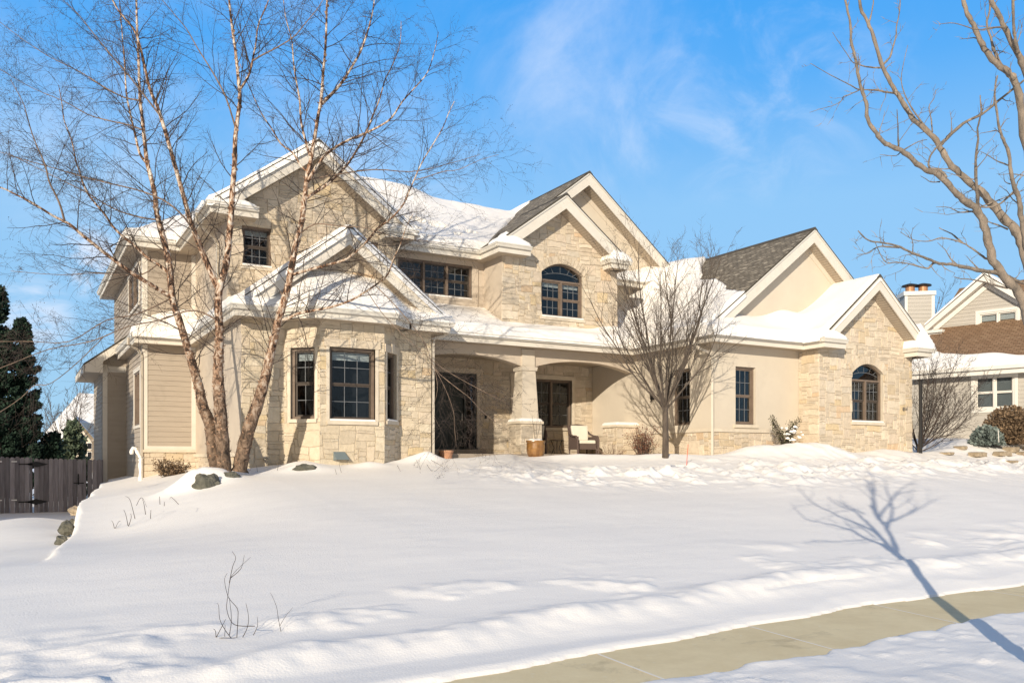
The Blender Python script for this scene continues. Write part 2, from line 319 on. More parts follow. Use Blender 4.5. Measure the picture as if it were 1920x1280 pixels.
def clip(poly, cl):
    """clip poly (list of (s,z)) by convex CCW polygon cl"""
    out = poly
    for i in range(len(cl)):
        a = cl[i]; b = cl[(i + 1) % len(cl)]; ex, ez = b[0] - a[0], b[1] - a[1]
        inp = out; out = []
        if not inp: return []
        f = lambda p: ex * (p[1] - a[1]) - ez * (p[0] - a[0])
        for j in range(len(inp)):
            p = inp[j]; q = inp[(j + 1) % len(inp)]; fp, fq = f(p), f(q)
            if fp >= 0: out.append(p)
            if (fp >= 0) != (fq >= 0):
                t = fp / (fp - fq); out.append((p[0] + (q[0] - p[0]) * t, p[1] + (q[1] - p[1]) * t))
    return out
def wall(W, poly, holes, name, m, parent, depth=.16, n=0.0):
    mb = MB(); allp = list(poly) + [p for h in holes for p in h]
    tr = tessellate_polygon([[Vector((p[0], p[1], 0)) for p in poly]] + [[Vector((p[0], p[1], 0)) for p in h] for h in holes])
    mb.faces([W.p(p[0], n, p[1]) for p in allp], [tuple(t) for t in tr])
    for h in holes:
        for i in range(len(h)):
            a, b = h[i], h[(i + 1) % len(h)]
            mb.face([W.p(a[0], n, a[1]), W.p(b[0], n, b[1]), W.p(b[0], n - depth, b[1]), W.p(a[0], n - depth, a[1])])
    return mb.build(name, m, parent)
PAL = [((.60, .515, .40), 10), ((.64, .55, .435), 10), ((.575, .49, .375), 8), ((.54, .46, .36), 6), ((.60, .485, .33), 3), ((.59, .43, .28), 1.2), ((.55, .49, .405), 5), ((.48, .42, .34), 1.4), ((.68, .60, .48), 7), ((.61, .48, .29), 1.2), ((.62, .525, .42), 6)]
PAL = [(tuple(.72 * a + .28 * b for a, b in zip(c, (.62, .52, .39))), w) for c, w in PAL]; PC = [p[0] for p in PAL]; PW = [p[1] for p in PAL]
def stones(W, poly, holes, parent, seed=1, cw=.105, ch=.066, name='stone_facing', inhole=None, warm=1.0):
    rnd = random.Random(seed); mb = MB()
    s0 = min(p[0] for p in poly); s1 = max(p[0] for p in poly); z0 = min(p[1] for p in poly); z1 = max(p[1] for p in poly)
    nx = int(math.ceil((s1 - s0) / cw)); nz = int(math.ceil((z1 - z0) / ch)); occ = [[0] * nz for _ in range(nx)]
    for i in range(nx):
        for j in range(nz):
            cs, cz = s0 + (i + .5) * cw, z0 + (j + .5) * ch
            for h in holes:
                if h[0] < cs < h[1] and h[2] < cz < h[3]: occ[i][j] = 1
            if inhole and inhole(cs, cz): occ[i][j] = 1
    def warp(s, z):
        return (s + .022 * math.sin(5.1 * z + 2.3 * s + seed) + .012 * math.sin(17 * z + 3 * s), z + .014 * math.sin(4.3 * s + 2.7 * z + seed) + .010 * math.sin(13 * s + z * 5))
    order = [(i, j) for j in range(nz) for i in range(nx)]
    for i, j in order:
        if occ[i][j]: continue
        r = rnd.random()
        if r < .16: w, h = rnd.randint(3, 5), rnd.randint(4, 6)
        elif r < .5: w, h = rnd.randint(3, 6), rnd.randint(2, 3)
        elif r < .62: w, h = rnd.randint(1, 2), rnd.randint(3, 5)
        else: w, h = rnd.randint(2, 5), rnd.randint(1, 2)
        ww = 0
        while ww < w and i + ww < nx and not occ[i + ww][j]: ww += 1
        if i + ww < nx and not occ[i + ww][j] and (i + ww + 1 >= nx or occ[min(i + ww + 1, nx - 1)][j]) and ww < 6: ww += 1
        hh = 1
        while hh < h and j + hh < nz and all(not occ[i + k][j + hh] for k in range(ww)): hh += 1
        for a in range(ww):
            for b in range(hh): occ[i + a][j + b] = 1
        a0, a1, b0, b1 = s0 + i * cw, s0 + (i + ww) * cw, z0 + j * ch, z0 + (j + hh) * ch
        cor = [warp(a0, b0), warp((a0 + a1) / 2, b0), warp(a1, b0), warp(a1, (b0 + b1) / 2), warp(a1, b1), warp((a0 + a1) / 2, b1), warp(a0, b1), warp(a0, (b0 + b1) / 2)]
        q = clip(cor, poly)
        if len(q) < 3: continue
        cx = sum(p[0] for p in q) / len(q); cz = sum(p[1] for p in q) / len(q)
        g = .0055; br = []; fr = []
        n1 = .010 + rnd.random() * .015
        for p in q:
            dx, dz = cx - p[0], cz - p[1]; l = math.hypot(dx, dz) + 1e-6
            br.append((p[0] + dx / l * g, p[1] + dz / l * g)); e = min(.45, (g + .011) / l) * l; fr.append((p[0] + dx / l * e, p[1] + dz / l * e))
        c = rnd.choices(PC, PW)[0]; k = .93 + rnd.random() * .13; c = (c[0] * k, c[1] * k, c[2] * k * warm)
        n = len(q); tilt = (rnd.random() - .5) * .05
        P = [W.p(p[0], .002, p[1]) for p in br] + [W.p(p[0], n1 + tilt * (p[0] - cx), p[1]) for p in fr]
        mb.faces(P, [tuple(range(n, 2 * n))] + [(t, (t + 1) % n, n + (t + 1) % n, n + t) for t in range(n)], c)
    return mb.build(name, 'stone', parent)
def siding(W, poly, parent, m='siding', h=.155, name='siding_boards', holes=[]):
    mb = MB(); z0 = min(p[1] for p in poly); z1 = max(p[1] for p in poly); s0 = min(p[0] for p in poly); s1 = max(p[0] for p in poly)
    z = z0
    while z < z1:
        zt = min(z + h, z1)
        cuts = [(s0, s1)]
        for hh in holes:
            if hh[2] < z + h * .6 and hh[3] > z + h * .4:
                nc = []
                for a, b in cuts:
                    if hh[0] > a: nc.append((a, min(b, hh[0])))
                    if hh[1] < b: nc.append((max(a, hh[1]), b))
                cuts = [c for c in nc if c[1] > c[0] + .01]
        for a, b in cuts:
            q = clip([(a, z), (b, z), (b, zt), (a, zt)], poly)
            if len(q) < 3: continue
            mb.face([W.p(p[0], .022 - .018 * (p[1] - z) / h, p[1]) for p in q])
            lo = [p for p in q if abs(p[1] - z) < 1e-6]
            if len(lo) >= 2:
                a_, b_ = min(p[0] for p in lo), max(p[0] for p in lo)
                mb.face([W.p(a_, .022, z), W.p(b_, .022, z), W.p(b_, 0, z), W.p(a_, 0, z)])
        z += h
    return mb.build(name, m, parent)
def rect(s0, s1, z0, z1): return [(s0, z0), (s1, z0), (s1, z1), (s0, z1)]
def window(parent, W, s0, s1, z0, z1, units=1, gx=3, gz=2, rec=.10, fw=.06, blind=0.0, sill=True, snow=True, m='frame', sash_m=None, arch=0.0, dh=True, label=None, casing=None, grille='grille', depth=.6, split=.5, sillm='cap', blm='blind'):
    """one window: frame mesh with sashes, grilles, panes, blind, sill as children"""
    sash_m = sash_m or m
    fr = MB(); n0, n1 = -rec - .09, -rec + .01
    fr.obox(W, s0, s0 + fw, n0, n1, z0, z1); fr.obox(W, s1 - fw, s1, n0, n1, z0, z1)
    fr.obox(W, s0 + fw, s1 - fw, n0, n1, z0, z0 + fw); zt = z1
    fr.obox(W, s0 + fw, s1 - fw, n0, n1, z1 - fw, z1)
    uw = (s1 - s0 - 2 * fw) / units
    for k in range(1, units): fr.obox(W, s0 + fw + uw * k - fw * .55, s0 + fw + uw * k + fw * .55, n0, n1 + .012, z0 + fw, z1 - fw)
    c = (s0 + s1) / 2; hw = (s1 - s0) / 2
    AR = lambda s, r, o=0.0: z1 + (r) * math.sqrt(max(0, 1 - ((s - c) / hw) ** 2 * .82)) - r * math.sqrt(.18) * 1.0
    if arch:
        K = 18; tall = arch
        # a transom light under a segmental arch
        zb = z1; mid = tall * .42
        arc = [(s0 + (s1 - s0) * i / K, z1 + mid + (tall - mid) * (1 - ((i / K - .5) * 2) ** 2)) for i in range(K + 1)]
        arci = [(min(max(p[0], s0 + fw * .8), s1 - fw * .8), p[1] - fw * .9) for p in arc]
        fr.obox(W, s0, s0 + fw * .8, n0, n1, z1, z1 + mid); fr.obox(W, s1 - fw * .8, s1, n0, n1, z1, z1 + mid)
        for i in range(K):
            a, b, c1, d1 = arc[i], arc[i + 1], arci[i + 1], arci[i]
            pts = [W.p(q[0], n1, q[1]) for q in (a, d1, c1, b)] + [W.p(q[0], n0, q[1]) for q in (a, d1, c1, b)]
            fr.faces(pts, [(0, 1, 2, 3), (1, 5, 6, 2), (0, 3, 7, 4)])
    f = fr.build('window', m, parent)
    if label: f['label'] = label
    gl = MB(); gr = MB(); nb = -rec - .06
    for k in range(units):
        a = s0 + fw + uw * k + (fw * .55 if k else 0); b = s0 + fw + uw * (k + 1) - (fw * .55 if k < units - 1 else 0)
        zm = z0 + fw + (z1 - z0 - 2 * fw) * split
        parts = [(zm, z1 - fw, nb + .02), (z0 + fw, zm, nb)] if dh else [(z0 + fw, z1 - fw, nb)]
        for q, (za, zb_, nn) in enumerate(parts):
            sm = MB(); sw = .042
            sm.obox(W, a, a + sw, nn - .03, nn + .012, za, zb_); sm.obox(W, b - sw, b, nn - .03, nn + .012, za, zb_)
            sm.obox(W, a + sw, b - sw, nn - .03, nn + .012, za, za + sw); sm.obox(W, a + sw, b - sw, nn - .03, nn + .012, zb_ - sw, zb_)
            sm.build('sash', sash_m, f)
            gl.face([W.p(a + sw, nn - .01, za + sw), W.p(b - sw, nn - .01, za + sw), W.p(b - sw, nn - .01, zb_ - sw), W.p(a + sw, nn - .01, zb_ - sw)])
            bw = .007
            for i in range(1, gx): x = a + sw + (b - a - 2 * sw) * i / gx; gr.obox(W, x - bw, x + bw, nn - .007, nn + .002, za + sw, zb_ - sw)
            for j in range(1, gz): y = za + sw + (zb_ - za - 2 * sw) * j / gz; gr.obox(W, a + sw, b - sw, nn - .007, nn + .001, y - bw, y + bw)
    if arch:
        pts = [(s0 + fw * .8, z1)] + [(s1 - fw * .8, z1)] + list(reversed(arci))
        V = [W.p(q[0], nb, q[1]) for q in pts]; tr = tessellate_polygon([[Vector((q[0], q[1], 0)) for q in pts]]); gl.faces(V, [tuple(t) for t in tr])
        arcz = lambda x: z1 + mid + (tall - mid) * (1 - ((x - c) / hw) ** 2) - fw
        inz = lambda x: z1 + (arcz(x) - z1) * .52 - .0
        for k in range(1, 6):
            an = math.pi * k / 6; x1_ = c + math.cos(an) * hw * .90; xi = c + math.cos(an) * hw * .66; zt_ = arcz(x1_); zi = inz(xi)
            d = Vector((x1_ - xi, zt_ - zi)).normalized() * .007
            gr.faces([W.p(xi - d.y, nb + .006, zi + d.x), W.p(xi + d.y, nb + .006, zi - d.x), W.p(x1_ + d.y, nb + .006, zt_ - d.x), W.p(x1_ - d.y, nb + .006, zt_ + d.x)], [(0, 1, 2, 3)])
        for k in range(12):
            xa, xb = c - hw * .85 + hw * 1.7 * k / 12, c - hw * .85 + hw * 1.7 * (k + 1) / 12
            zf = inz
            gr.faces([W.p(xa, nb + .006, zf(xa) - .007), W.p(xb, nb + .006, zf(xb) - .007), W.p(xb, nb + .006, zf(xb) + .007), W.p(xa, nb + .006, zf(xa) + .007)], [(0, 1, 2, 3)])
    gl.build('pane', 'glass', f)
    if gr.v: gr.build('grille', grille, f)
    room = MB(); zt2 = z1 + arch; e = .01
    A = [W.p(s0 + e, n0, z0 + e), W.p(s1 - e, n0, z0 + e), W.p(s1 - e, n0, zt2 - e), W.p(s0 + e, n0, zt2 - e)]; B = [W.p(s0 + e, n0 - depth, z0 + e), W.p(s1 - e, n0 - depth, z0 + e), W.p(s1 - e, n0 - depth, zt2 - e), W.p(s0 + e, n0 - depth, zt2 - e)]
    room.faces(A + B, [(4, 5, 6, 7), (0, 1, 5, 4), (1, 2, 6, 5), (2, 3, 7, 6), (3, 0, 4, 7)]); room.build('room_behind', 'dark', f)
    if blind:
        bl = MB(); z = z1 - fw
        while z > z1 - fw - blind: bl.obox(W, s0 + fw * 1.3, s1 - fw * 1.3, n0 - .06, n0 - .045, z - .035, z - .003); z -= .04
        bl.build('blind', blm, f)
    if sill:
        sm = MB(); sm.obox(W, s0 - .06, s1 + .06, -rec, .055, z0 - .09, z0); sm.build('sill', sillm, f)
        if snow:
            sn = MB(); K = 10
            ring = lambda a: [W.p(a, -rec + .02, z0 + .002), W.p(a, .05, z0 + .002), W.p(a, .055, z0 + .02), W.p(a, .03, z0 + .05), W.p(a, -rec + .02, z0 + .055)]
            P = ring(s0 + .01) + ring(s1 - .01); sn.faces(P, [(i, (i + 1) % 5, 5 + (i + 1) % 5, 5 + i) for i in range(5)] + [(4, 3, 2, 1, 0), (5, 6, 7, 8, 9)]); sn.build('sill_snow', 'snow', f)
    return f
def offset_path(path, n):
    """mitred offset to the right of travel"""
    out = []; P = [Vector((p[0], p[1])) for p in path]
    for i, p in enumerate(P):
        ns = []
        if i > 0: d = (p - P[i - 1]).normalized(); ns.append(Vector((d.y, -d.x)))
        if i < len(P) - 1: d = (P[i + 1] - p).normalized(); ns.append(Vector((d.y, -d.x)))
        if len(ns) == 2:
            m = (ns[0] + ns[1]); m = m / max(m.length, 1e-6); k = 1 / max(.3, m.dot(ns[0])); q = p + m * n * k
        else: q = p + ns[0] * n
        out.append(q)
    return out
def sweep(mb, path, prof, z):
    """prof: closed list (n,dz), swept along path (gutter line)"""
    rings = [[(q.x, q.y, z + dz) for q in offset_path(path, n)] for n, dz in prof]
    K = len(path); m = len(prof)
    V = [rings[j][i] for i in range(K) for j in range(m)]
    F = [(i * m + j, i * m + (j + 1) % m, (i + 1) * m + (j + 1) % m, (i + 1) * m + j) for i in range(K - 1) for j in range(m)]
    F += [tuple(range(m)), tuple(reversed(range((K - 1) * m, K * m)))]
    mb.faces(V, F)
def eave(path, z, parent, soff=.56):
    """path = outer line of the gutter"""
    g = MB(); sweep(g, path, [(-.11, 0), (-.105, -.01), (-.012, -.01), (-.012, 0), (0, 0), (0, -.03), (-.02, -.05), (-.04, -.115), (-.11, -.115)], z); g.build('gutter', 'gutter', parent)
    f = MB(); sweep(f, path, [(-.14, .01), (-.112, .01), (-.112, -.27), (-.14, -.27)], z); f.build('fascia', 'trim', parent)
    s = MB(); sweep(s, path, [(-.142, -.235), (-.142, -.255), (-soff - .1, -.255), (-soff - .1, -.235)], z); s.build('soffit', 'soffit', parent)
def uvface(mb, P, m=None):
    """face with uv in metres: u along first edge, v up the slope"""
    P = [Vector(p) for p in P]; e = (P[1] - P[0]).normalized(); nrm = (P[1] - P[0]).cross(P[2] - P[0]).normalized(); w = nrm.cross(e)
    mb.face(P, None, [((p - P[0]).dot(e) + P[0].x * .37, (p - P[0]).dot(w)) for p in P])
def gable_roof(parent, xc, half, ze, slope, yf, yb, ywall, rake=.42, cap=True, thick=.06, halfr=None):
    """gable with ridge along Y, rake faces -Y at yf; eaves at xc-half, xc+half"""
    halfr = halfr or half
    rf = MB(); za = ze + slope * half; zr = za - slope * halfr
    for sg, h in ((-1, half - .1), (1, halfr - .1)):
        xe = xc + sg * h; zz = za - slope * h
        a = (xe, yf, zz); b = (xe, yb, zz); c = (xc, yb, za); d = (xc, yf, za)
        if sg < 0: uvface(rf, [b, a, d, c])
        else: uvface(rf, [a, b, c, d])
        rf.face([(xe, yf, zz - thick), (xc, yf, za - thick), (xc, yb, za - thick), (xe, yb, zz - thick)])
        rf.face([(xe, yf, zz), (xc, yf, za), (xc, yf, za - thick), (xe, yf, zz - thick)]); rf.face([(xe, yf, zz), (xe, yb, zz), (xe, yb, zz - thick), (xe, yf, zz - thick)])
    o = rf.build('roof', 'shingle', parent)
    if cap:
        cp = MB(); w = .13
        cp.faces([(xc - w, yf - .01, za - slope * w + .012), (xc, yf - .01, za + .02), (xc + w, yf - .01, za - slope * w + .012), (xc - w, yb, za - slope * w + .012), (xc, yb, za + .02), (xc + w, yb, za - slope * w + .012)], [(0, 1, 4, 3), (1, 2, 5, 4), (0, 2, 1)]); cp.build('ridge_cap', 'ridge', o)
    for sg, h in ((-1, half), (1, halfr)):
        xe = xc + sg * h; zz = za - slope * h; t = thick + .001
        zc = ze - .04; x1 = xc + sg * min(h, (za - t - rake - zc) / slope); rb = MB(); rb.prism([(xc, yf + .02, za - t), (xc, yf + .02, za - t - rake), (x1, yf + .02, zc), (xe, yf + .02, zc), (xe, yf + .02, max(zc + .01, zz - t))], (0, .035, 0)); rb.build('rake_board', 'trim', parent)
        st = MB(); st.prism([(xc, yf - .005, za + .004 - thick), (xc, yf - .005, za - thick - .05), (xe, yf - .005, zz - thick - .05), (xe, yf - .005, zz + .004 - thick)], (0, .02, 0)); st.build('drip_edge', 'gutter', parent)
        sf = MB(); K = 14; t2 = t + rake - .03
        # ribbed rake soffit
        n = int(math.hypot(h, slope * h) / .10)
        for i in range(n):
            if za + (zz - za) * (i / n) - t2 < ze - .12: break
            f0, f1 = i / n, (i + .8) / n; f2 = (i + 1) / n
            for (fa, fb, dz) in ((f0, f1, 0), (f1, f2, .005)):
                xa, xb = xc + (xe - xc) * fa, xc + (xe - xc) * fb; zA, zB = za + (zz - za) * fa - t2 + dz, za + (zz - za) * fb - t2 + dz
                sf.face([(xa, yf + .055, zA), (xb, yf + .055, zB), (xb, ywall + .02, zB), (xa, ywall + .02, zA)])
        sf.build('rake_soffit', 'soffit', parent)
    return za
# ------------------------------------------------------------------ noise for height fields
def vnoise(x, y, seed=0):
    xi = np.floor(x).astype(np.int64); yi = np.floor(y).astype(np.int64); xf = x - xi; yf = y - yi
    def h(a, b):
        n = (a * 374761393 + b * 668265263 + seed * 974634777) & 0xffffffff
        n = ((n ^ (n >> 13)) * 1274126177) & 0xffffffff
        return ((n ^ (n >> 16)) & 0xffff) / 65535.0
    u = xf * xf * (3 - 2 * xf); v = yf * yf * (3 - 2 * yf)
    return (h(xi, yi) * (1 - u) + h(xi + 1, yi) * u) * (1 - v) + (h(xi, yi + 1) * (1 - u) + h(xi + 1, yi + 1) * u) * v
def fbm(x, y, o=4, seed=0):
    r = 0; a = .5; f = 1
    for k in range(o): r = r + a * (vnoise(x * f, y * f, seed + k) - .5); a *= .5; f *= 2.03
    return r
def sstep(x, a, b):
    t = np.clip((x - a) / (b - a), 0, 1); return t * t * (3 - 2 * t)
def grid_mesh(xs, ys, Z, keep, name, m, parent=None):
    b = BASE.get(parent, Vector((0, 0, 0)))
    nx, ny = len(xs), len(ys); X, Y = np.meshgrid(xs, ys, indexing='ij')
    idx = -np.ones((nx, ny), dtype=np.int64)
    q = keep[:-1, :-1] if keep is not None else np.ones((nx - 1, ny - 1), bool)
    used = np.zeros((nx, ny), bool); used[:-1, :-1] |= q; used[1:, :-1] |= q; used[:-1, 1:] |= q; used[1:, 1:] |= q
    idx[used] = np.arange(used.sum())
    co = np.stack([X[used] - b.x, Y[used] - b.y, Z[used] - b.z], 1).astype(np.float32)
    I, J = np.nonzero(q)
    F = np.stack([idx[I, J], idx[I + 1, J], idx[I + 1, J + 1], idx[I, J + 1]], 1).astype(np.int32)
    me = bpy.data.meshes.new(name); me.vertices.add(len(co)); me.vertices.foreach_set('co', co.ravel())
    me.loops.add(F.size); me.loops.foreach_set('vertex_index', F.ravel()); me.polygons.add(len(F))
    me.polygons.foreach_set('loop_start', np.arange(0, F.size, 4, dtype=np.int32)); me.polygons.foreach_set('loop_total', np.full(len(F), 4, dtype=np.int32))
    me.update(calc_edges=True); me.polygons.foreach_set('use_smooth', np.ones(len(F), bool))
    me.materials.append(M[m]); o = bpy.data.objects.new(name, me); COL.objects.link(o)
    if parent: o.parent = parent
    return o
# ------------------------------------------------------------------ ground
SW_Z = -1.75
def ip(x, pts): return np.interp(x, [p[0] for p in pts], [p[1] for p in pts])
YU = [(-30, 5.6), (0, 5.85), (2.85, 6.06), (4.6, 6.24), (6.76, 6.47), (8.96, 6.68), (12.2, 6.68), (30, 6.8)]
YL = [(-30, 4.6), (2, 5.12), (4.46, 5.14), (5.71, 5.08), (6.5, 5.16), (8.53, 5.32), (9.77, 5.36), (14, 5.45), (30, 5.5)]
def ground_z(X, Y):
    X = np.asarray(X, float); Y = np.asarray(Y, float)
    yh = 20.9 - 3.2 * sstep(X, 11.5, 18.0)
    zh = ip(X, [(-2, -.6), (3, -.42), (5, -.24), (9, -.05), (13, .06), (17.5, .10), (20, .20), (27, .22), (30, .30), (60, .3)])
    s = np.clip((Y - 6.6) / (yh - 6.6), 0, 1)
    s = s ** .94
    z = -1.70 + (zh + 1.70) * s
    # terrace of the neighbouring garden
    z = z + (.55 * sstep(Y, 15.6, 19.5) * sstep(X, 27.2, 29.6))
    # the lawn falls away to the left and drops to the low side yard
    zin = z - (.42 + .14 * np.exp(-((Y - 16.6) / 2.0) ** 2)) * (1 - sstep(X, .9, 4.6)) * sstep(Y, 11, 17)
    low = -1.72 + .22 * np.exp(-((Y - 16.2) / 2.2) ** 2) * sstep(X, -2.5, .8)
    nwx = .05 * np.sin(Y * 1.3) + .02 * np.sin(Y * 3.1 + 1)
    xe = .72 + .115 * (Y - 17); wfar = sstep(X + nwx - xe, -.06, .08); wnear = sstep(X + (12.5 - Y) * .05, -7.5, 3.5)
    k = sstep(Y, 12.5, 16.8)
    w = wnear * (1 - k) + wfar * k
    z = low + (zin - low) * w
    z = z + .30 * np.exp(-((X - .2) / 1.3) ** 2) * sstep(Y, 17, 20) * (1 - sstep(Y, 24, 27)) * (1 - wfar)
    # drifts
    z = z + .07 * fbm(X * .33, Y * .33, 3, 11) * sstep(Y, 8, 10) + .018 * fbm(X * 1.1, Y * 2.0, 3, 5)
    # fresh snow lumps in front of the porch and the garage
    tr = np.exp(-((Y - (17.6 - .38 * (X - 11))) / 1.5) ** 2) * sstep(X, 8.5, 11) * (1 - sstep(X, 17, 19)) + np.exp(-((Y - 15.3) / 1.5) ** 2) * sstep(X, 14, 16.5)
    tr = np.clip(tr, 0, 1)
    lump = np.clip(fbm(X * 2.0, Y * 1.5, 4, 31) - .02, 0, .3) * .62 + np.clip(fbm(X * 6, Y * 5, 2, 37) - .03, 0, .3) * .42
    z = z + tr * lump
    # banked snow against the house
    bk = np.exp(-((Y - (yh + .15)) / .7) ** 2) * sstep(X, 4, 6)
    z = z + bk * (.05 + .16 * np.clip(fbm(X * .9, Y * .9, 3, 41) + .15, 0, 1))
    for (mx, my, r, h) in ((20.1, 17.55, 1.15, .30), (21.3, 17.2, .8, .20), (24.2, 17.3, 1.0, .16), (9.2, 20.95, .5, .13), (7.7, 20.45, .45, .10), (9.6, 20.95, .35, .16), (6.05, 20.75, .4, .12), (18.4, 17.9, .8, .16), (12.2, 21.6, .8, .12), (3.62, 19.75, .62, .36), (3.1, 19.6, .5, .12), (6.05, 20.25, .55, .15), (5.0, 19.3, .25, .0)):
        z = z + h * np.exp(-(((X - mx) / r) ** 2 + ((Y - my) / (r * .6)) ** 2)) * (1 + .4 * fbm(X * 4, Y * 4, 2, 3))
    # snow thrown into a bank beside the pavement
    yu = ip(X, YU) + .03 * np.sin(X * 3.1) + .05 * fbm(X * 2, X * 0 + 3, 3, 8); d = Y - yu
    jag = .10 * fbm(X * 1.6, Y * .6, 3, 51)
    bank = np.exp(-((d - .95 - jag * 2.2) / .30) ** 2) * (.10 + .13 * fbm(X * 1.2, Y * 0.8, 3, 52) + .06 * fbm(X * 5, Y * 5, 3, 53))
    z = z + bank
    clods = sstep(d, .9, 1.4) * (1 - sstep(d, 1.8, 3.6)) * np.clip(fbm(X * 1.3, Y * 1.6, 4, 61) - .03, 0, 1) * .24 + (sstep(Y, 6.4, 6.9) * (1 - sstep(Y, 7.8, 9.0)) * (1 - sstep(X, .6, 2.2))) * np.clip(fbm(X * 4, Y * 4, 4, 66), 0, 1) * .14
    z = z + clods
    z = np.where(d < .75, np.minimum(z, SW_Z + .012 + .26 * np.clip(d, 0, 1) ** .85 * (1 + .25 * fbm(X * 2, Y * 2, 3, 9))), z)
    # near side of the pavement
    yl = ip(X, YL) + .16 * fbm(X * 1.1, X * 0 + 7, 4, 71) + .02 * np.sin(X * 11); e = yl - Y
    zn = SW_Z + .055 * np.clip(e / .10, 0, 1) ** .5 + .02 + .07 * np.clip(fbm(X * 2.5, Y * 2.5, 4, 81), -.2, .5) + .12 * np.clip(fbm(X * 8, Y * 8, 2, 83) - .12, 0, 1)
    z = np.where(e > 0, zn, z)
    z = np.where((e <= 0) & (d <= 0), SW_Z - .05, z)
    return z
def axis(parts):
    out = []
    for a, b, st in parts: out += list(np.arange(a, b - 1e-6, st))
    out.append(parts[-1][1]); return np.array(out)
gx = axis([(-1600, -400, 300), (-400, -40, 60), (-40, -6, 1.0), (-6, 14, .055), (14, 29, .09), (29, 45, .5), (45, 400, 60), (400, 1600, 400)])
gy = axis([(-1600, -400, 300), (-400, -20, 60), (-20, 2, 2), (2, 4, .2), (4, 9, .035), (9, 22.4, .075), (22.4, 30, .25), (30, 60, 3), (60, 400, 60), (400, 1600, 400)])
GX, GY = np.meshgrid(gx, gy, indexing='ij')
o = grid_mesh(gx, gy, ground_z(GX, GY), None, 'ground', 'snow'); tag(o, 'snow covered lawn sloping up from the pavement to the house', 'ground', kind='structure')
gz = lambda x, y: float(ground_z(np.array([x]), np.array([y]))[0])
mb = MB(); ys_ = [(-8, 4.3), (2, 4.8), (12, 5.1), (26, 5.2)]
for (xa, ya), (xb, yb) in zip(ys_[:-1], ys_[1:]):
    mb.faces([(xa, ya, SW_Z), (xb, yb, SW_Z), (xb, yb + 1.9, SW_Z), (xa, ya + 1.9, SW_Z)], [(0, 1, 2, 3)])
pv = mb.build('pavement', 'concrete'); tag(pv, 'cleared tan concrete pavement running past the snowy lawn', 'pavement', kind='structure')
mb = MB()
for xa, xb in ((2.35, 2.2), (4.58, 4.44), (6.72, 6.48), (9.02, 8.62), (11.3, 11.0), (13.6, 13.2)):
    mb.box((0, 0, 0), (0, 0, 0)); mb.v = mb.v[:-8]; mb.f = mb.f[:-6]; mb.c = mb.c[:-6]; mb.uv = mb.uv[:-6]
    w = .014; mb.faces([(xb - w, 4.9, SW_Z + .003), (xb + w, 4.9, SW_Z + .003), (xa + w, 6.9, SW_Z + .003), (xa - w, 6.9, SW_Z + .003)], [(0, 1, 2, 3)])
o = mb.build('pavement_joint', 'joint'); tag(o, 'pale control joints crossing the tan concrete pavement', 'pavement', kind='structure')
# ------------------------------------------------------------------ the house
H = empty('house', (13, 22, 0), 'large two storey house of cream stucco and tan stone with snowy gabled roofs', 'house')
EL, EU = 3.75, 6.6
def gtop(xc, za, sl, x): return za - sl * abs(x - xc) - .45
def gpoly(x0, x1, zb, xc, za, sl):
    return [(0, zb), (x1 - x0, zb), (x1 - x0, gtop(xc, za, sl, x1)), (xc - x0, gtop(xc, za, sl, xc)), (0, gtop(xc, za, sl, x0))]
def archhole(s0, s1, z0, z1, tall, K=16):
    mid = tall * .42
    return [(s0, z0), (s1, z0)] + [(s1 - (s1 - s0) * i / K, z1 + mid + (tall - mid) * (1 - ((i / K - .5) * 2) ** 2)) for i in range(K + 1)]
def inarch(s0, s1, z0, z1, tall, pad=0.0):
    def f(s, z):
        if not (s0 - pad < s < s1 + pad): return False
        q = (s - s0) / (s1 - s0) - .5; mid = tall * .42
        return z0 < z < z1 + mid + (tall - mid) * (1 - (2 * q) ** 2) + pad
    return f
def voussoirs(W, s0, s1, z1, tall, seed, ring=.24):
    rnd = random.Random(seed); mb = MB(); K = 15; mid = tall * .42; c = (s0 + s1) / 2; hw = (s1 - s0) / 2
    f = lambda s: z1 + mid + (tall - mid) * (1 - ((s - c) / hw) ** 2)
    rr = hw * 1.15
    for i in range(K):
        a, b = s0 - .02 + (s1 - s0 + .04) * i / K + .005, s0 - .02 + (s1 - s0 + .04) * (i + 1) / K - .005
        k = rnd.uniform(.9, 1.08); col = tuple(q * k for q in rnd.choice(PC[:4]))
        lean = lambda s: (s - c) * .22
        P = [(a, f(a) - .01), (b, f(b) - .01), (b + lean(b), f(b) + ring), (a + lean(a), f(a) + ring)]
        n1 = .03 + rnd.random() * .02
        mb.faces([W.p(p[0], 0, p[1]) for p in P] + [W.p(p[0], n1, p[1]) for p in P], [(4, 5, 6, 7), (0, 1, 5, 4), (1, 2, 6, 5), (2, 3, 7, 6), (3, 0, 4, 7)], col)
    return mb.build('arch_stones', 'stone', H)
def lintel(W, s0, s1, z, h=.2, key=True):
    mb = MB(); rnd = random.Random(int(s0 * 100)); c = (s0 + s1) / 2
    mb.obox(W, s0 - .14, c - .09, -.05, .045, z, z + h, PC[1]); mb.obox(W, c + .09, s1 + .14, -.05, .045, z, z + h, PC[0]); mb.obox(W, c - .085, c + .085, -.05, .065, z - .0, z + h + .05, PC[8])
    mb.build('lintel', 'stone', H)
def casing(W, s0, s1, z0, z1, w=.1, n=.05, m='cap', top=True):
    mb = MB(); mb.obox(W, s0 - w, s0, -.1, n, z0, z1); mb.obox(W, s1, s1 + w, -.1, n, z0, z1)
    if top: mb.obox(W, s0 - w - .03, s1 + w + .03, -.1, n + .01, z1, z1 + w * 1.3)
    mb.build('window_trim', m, H)
ZB = -.9
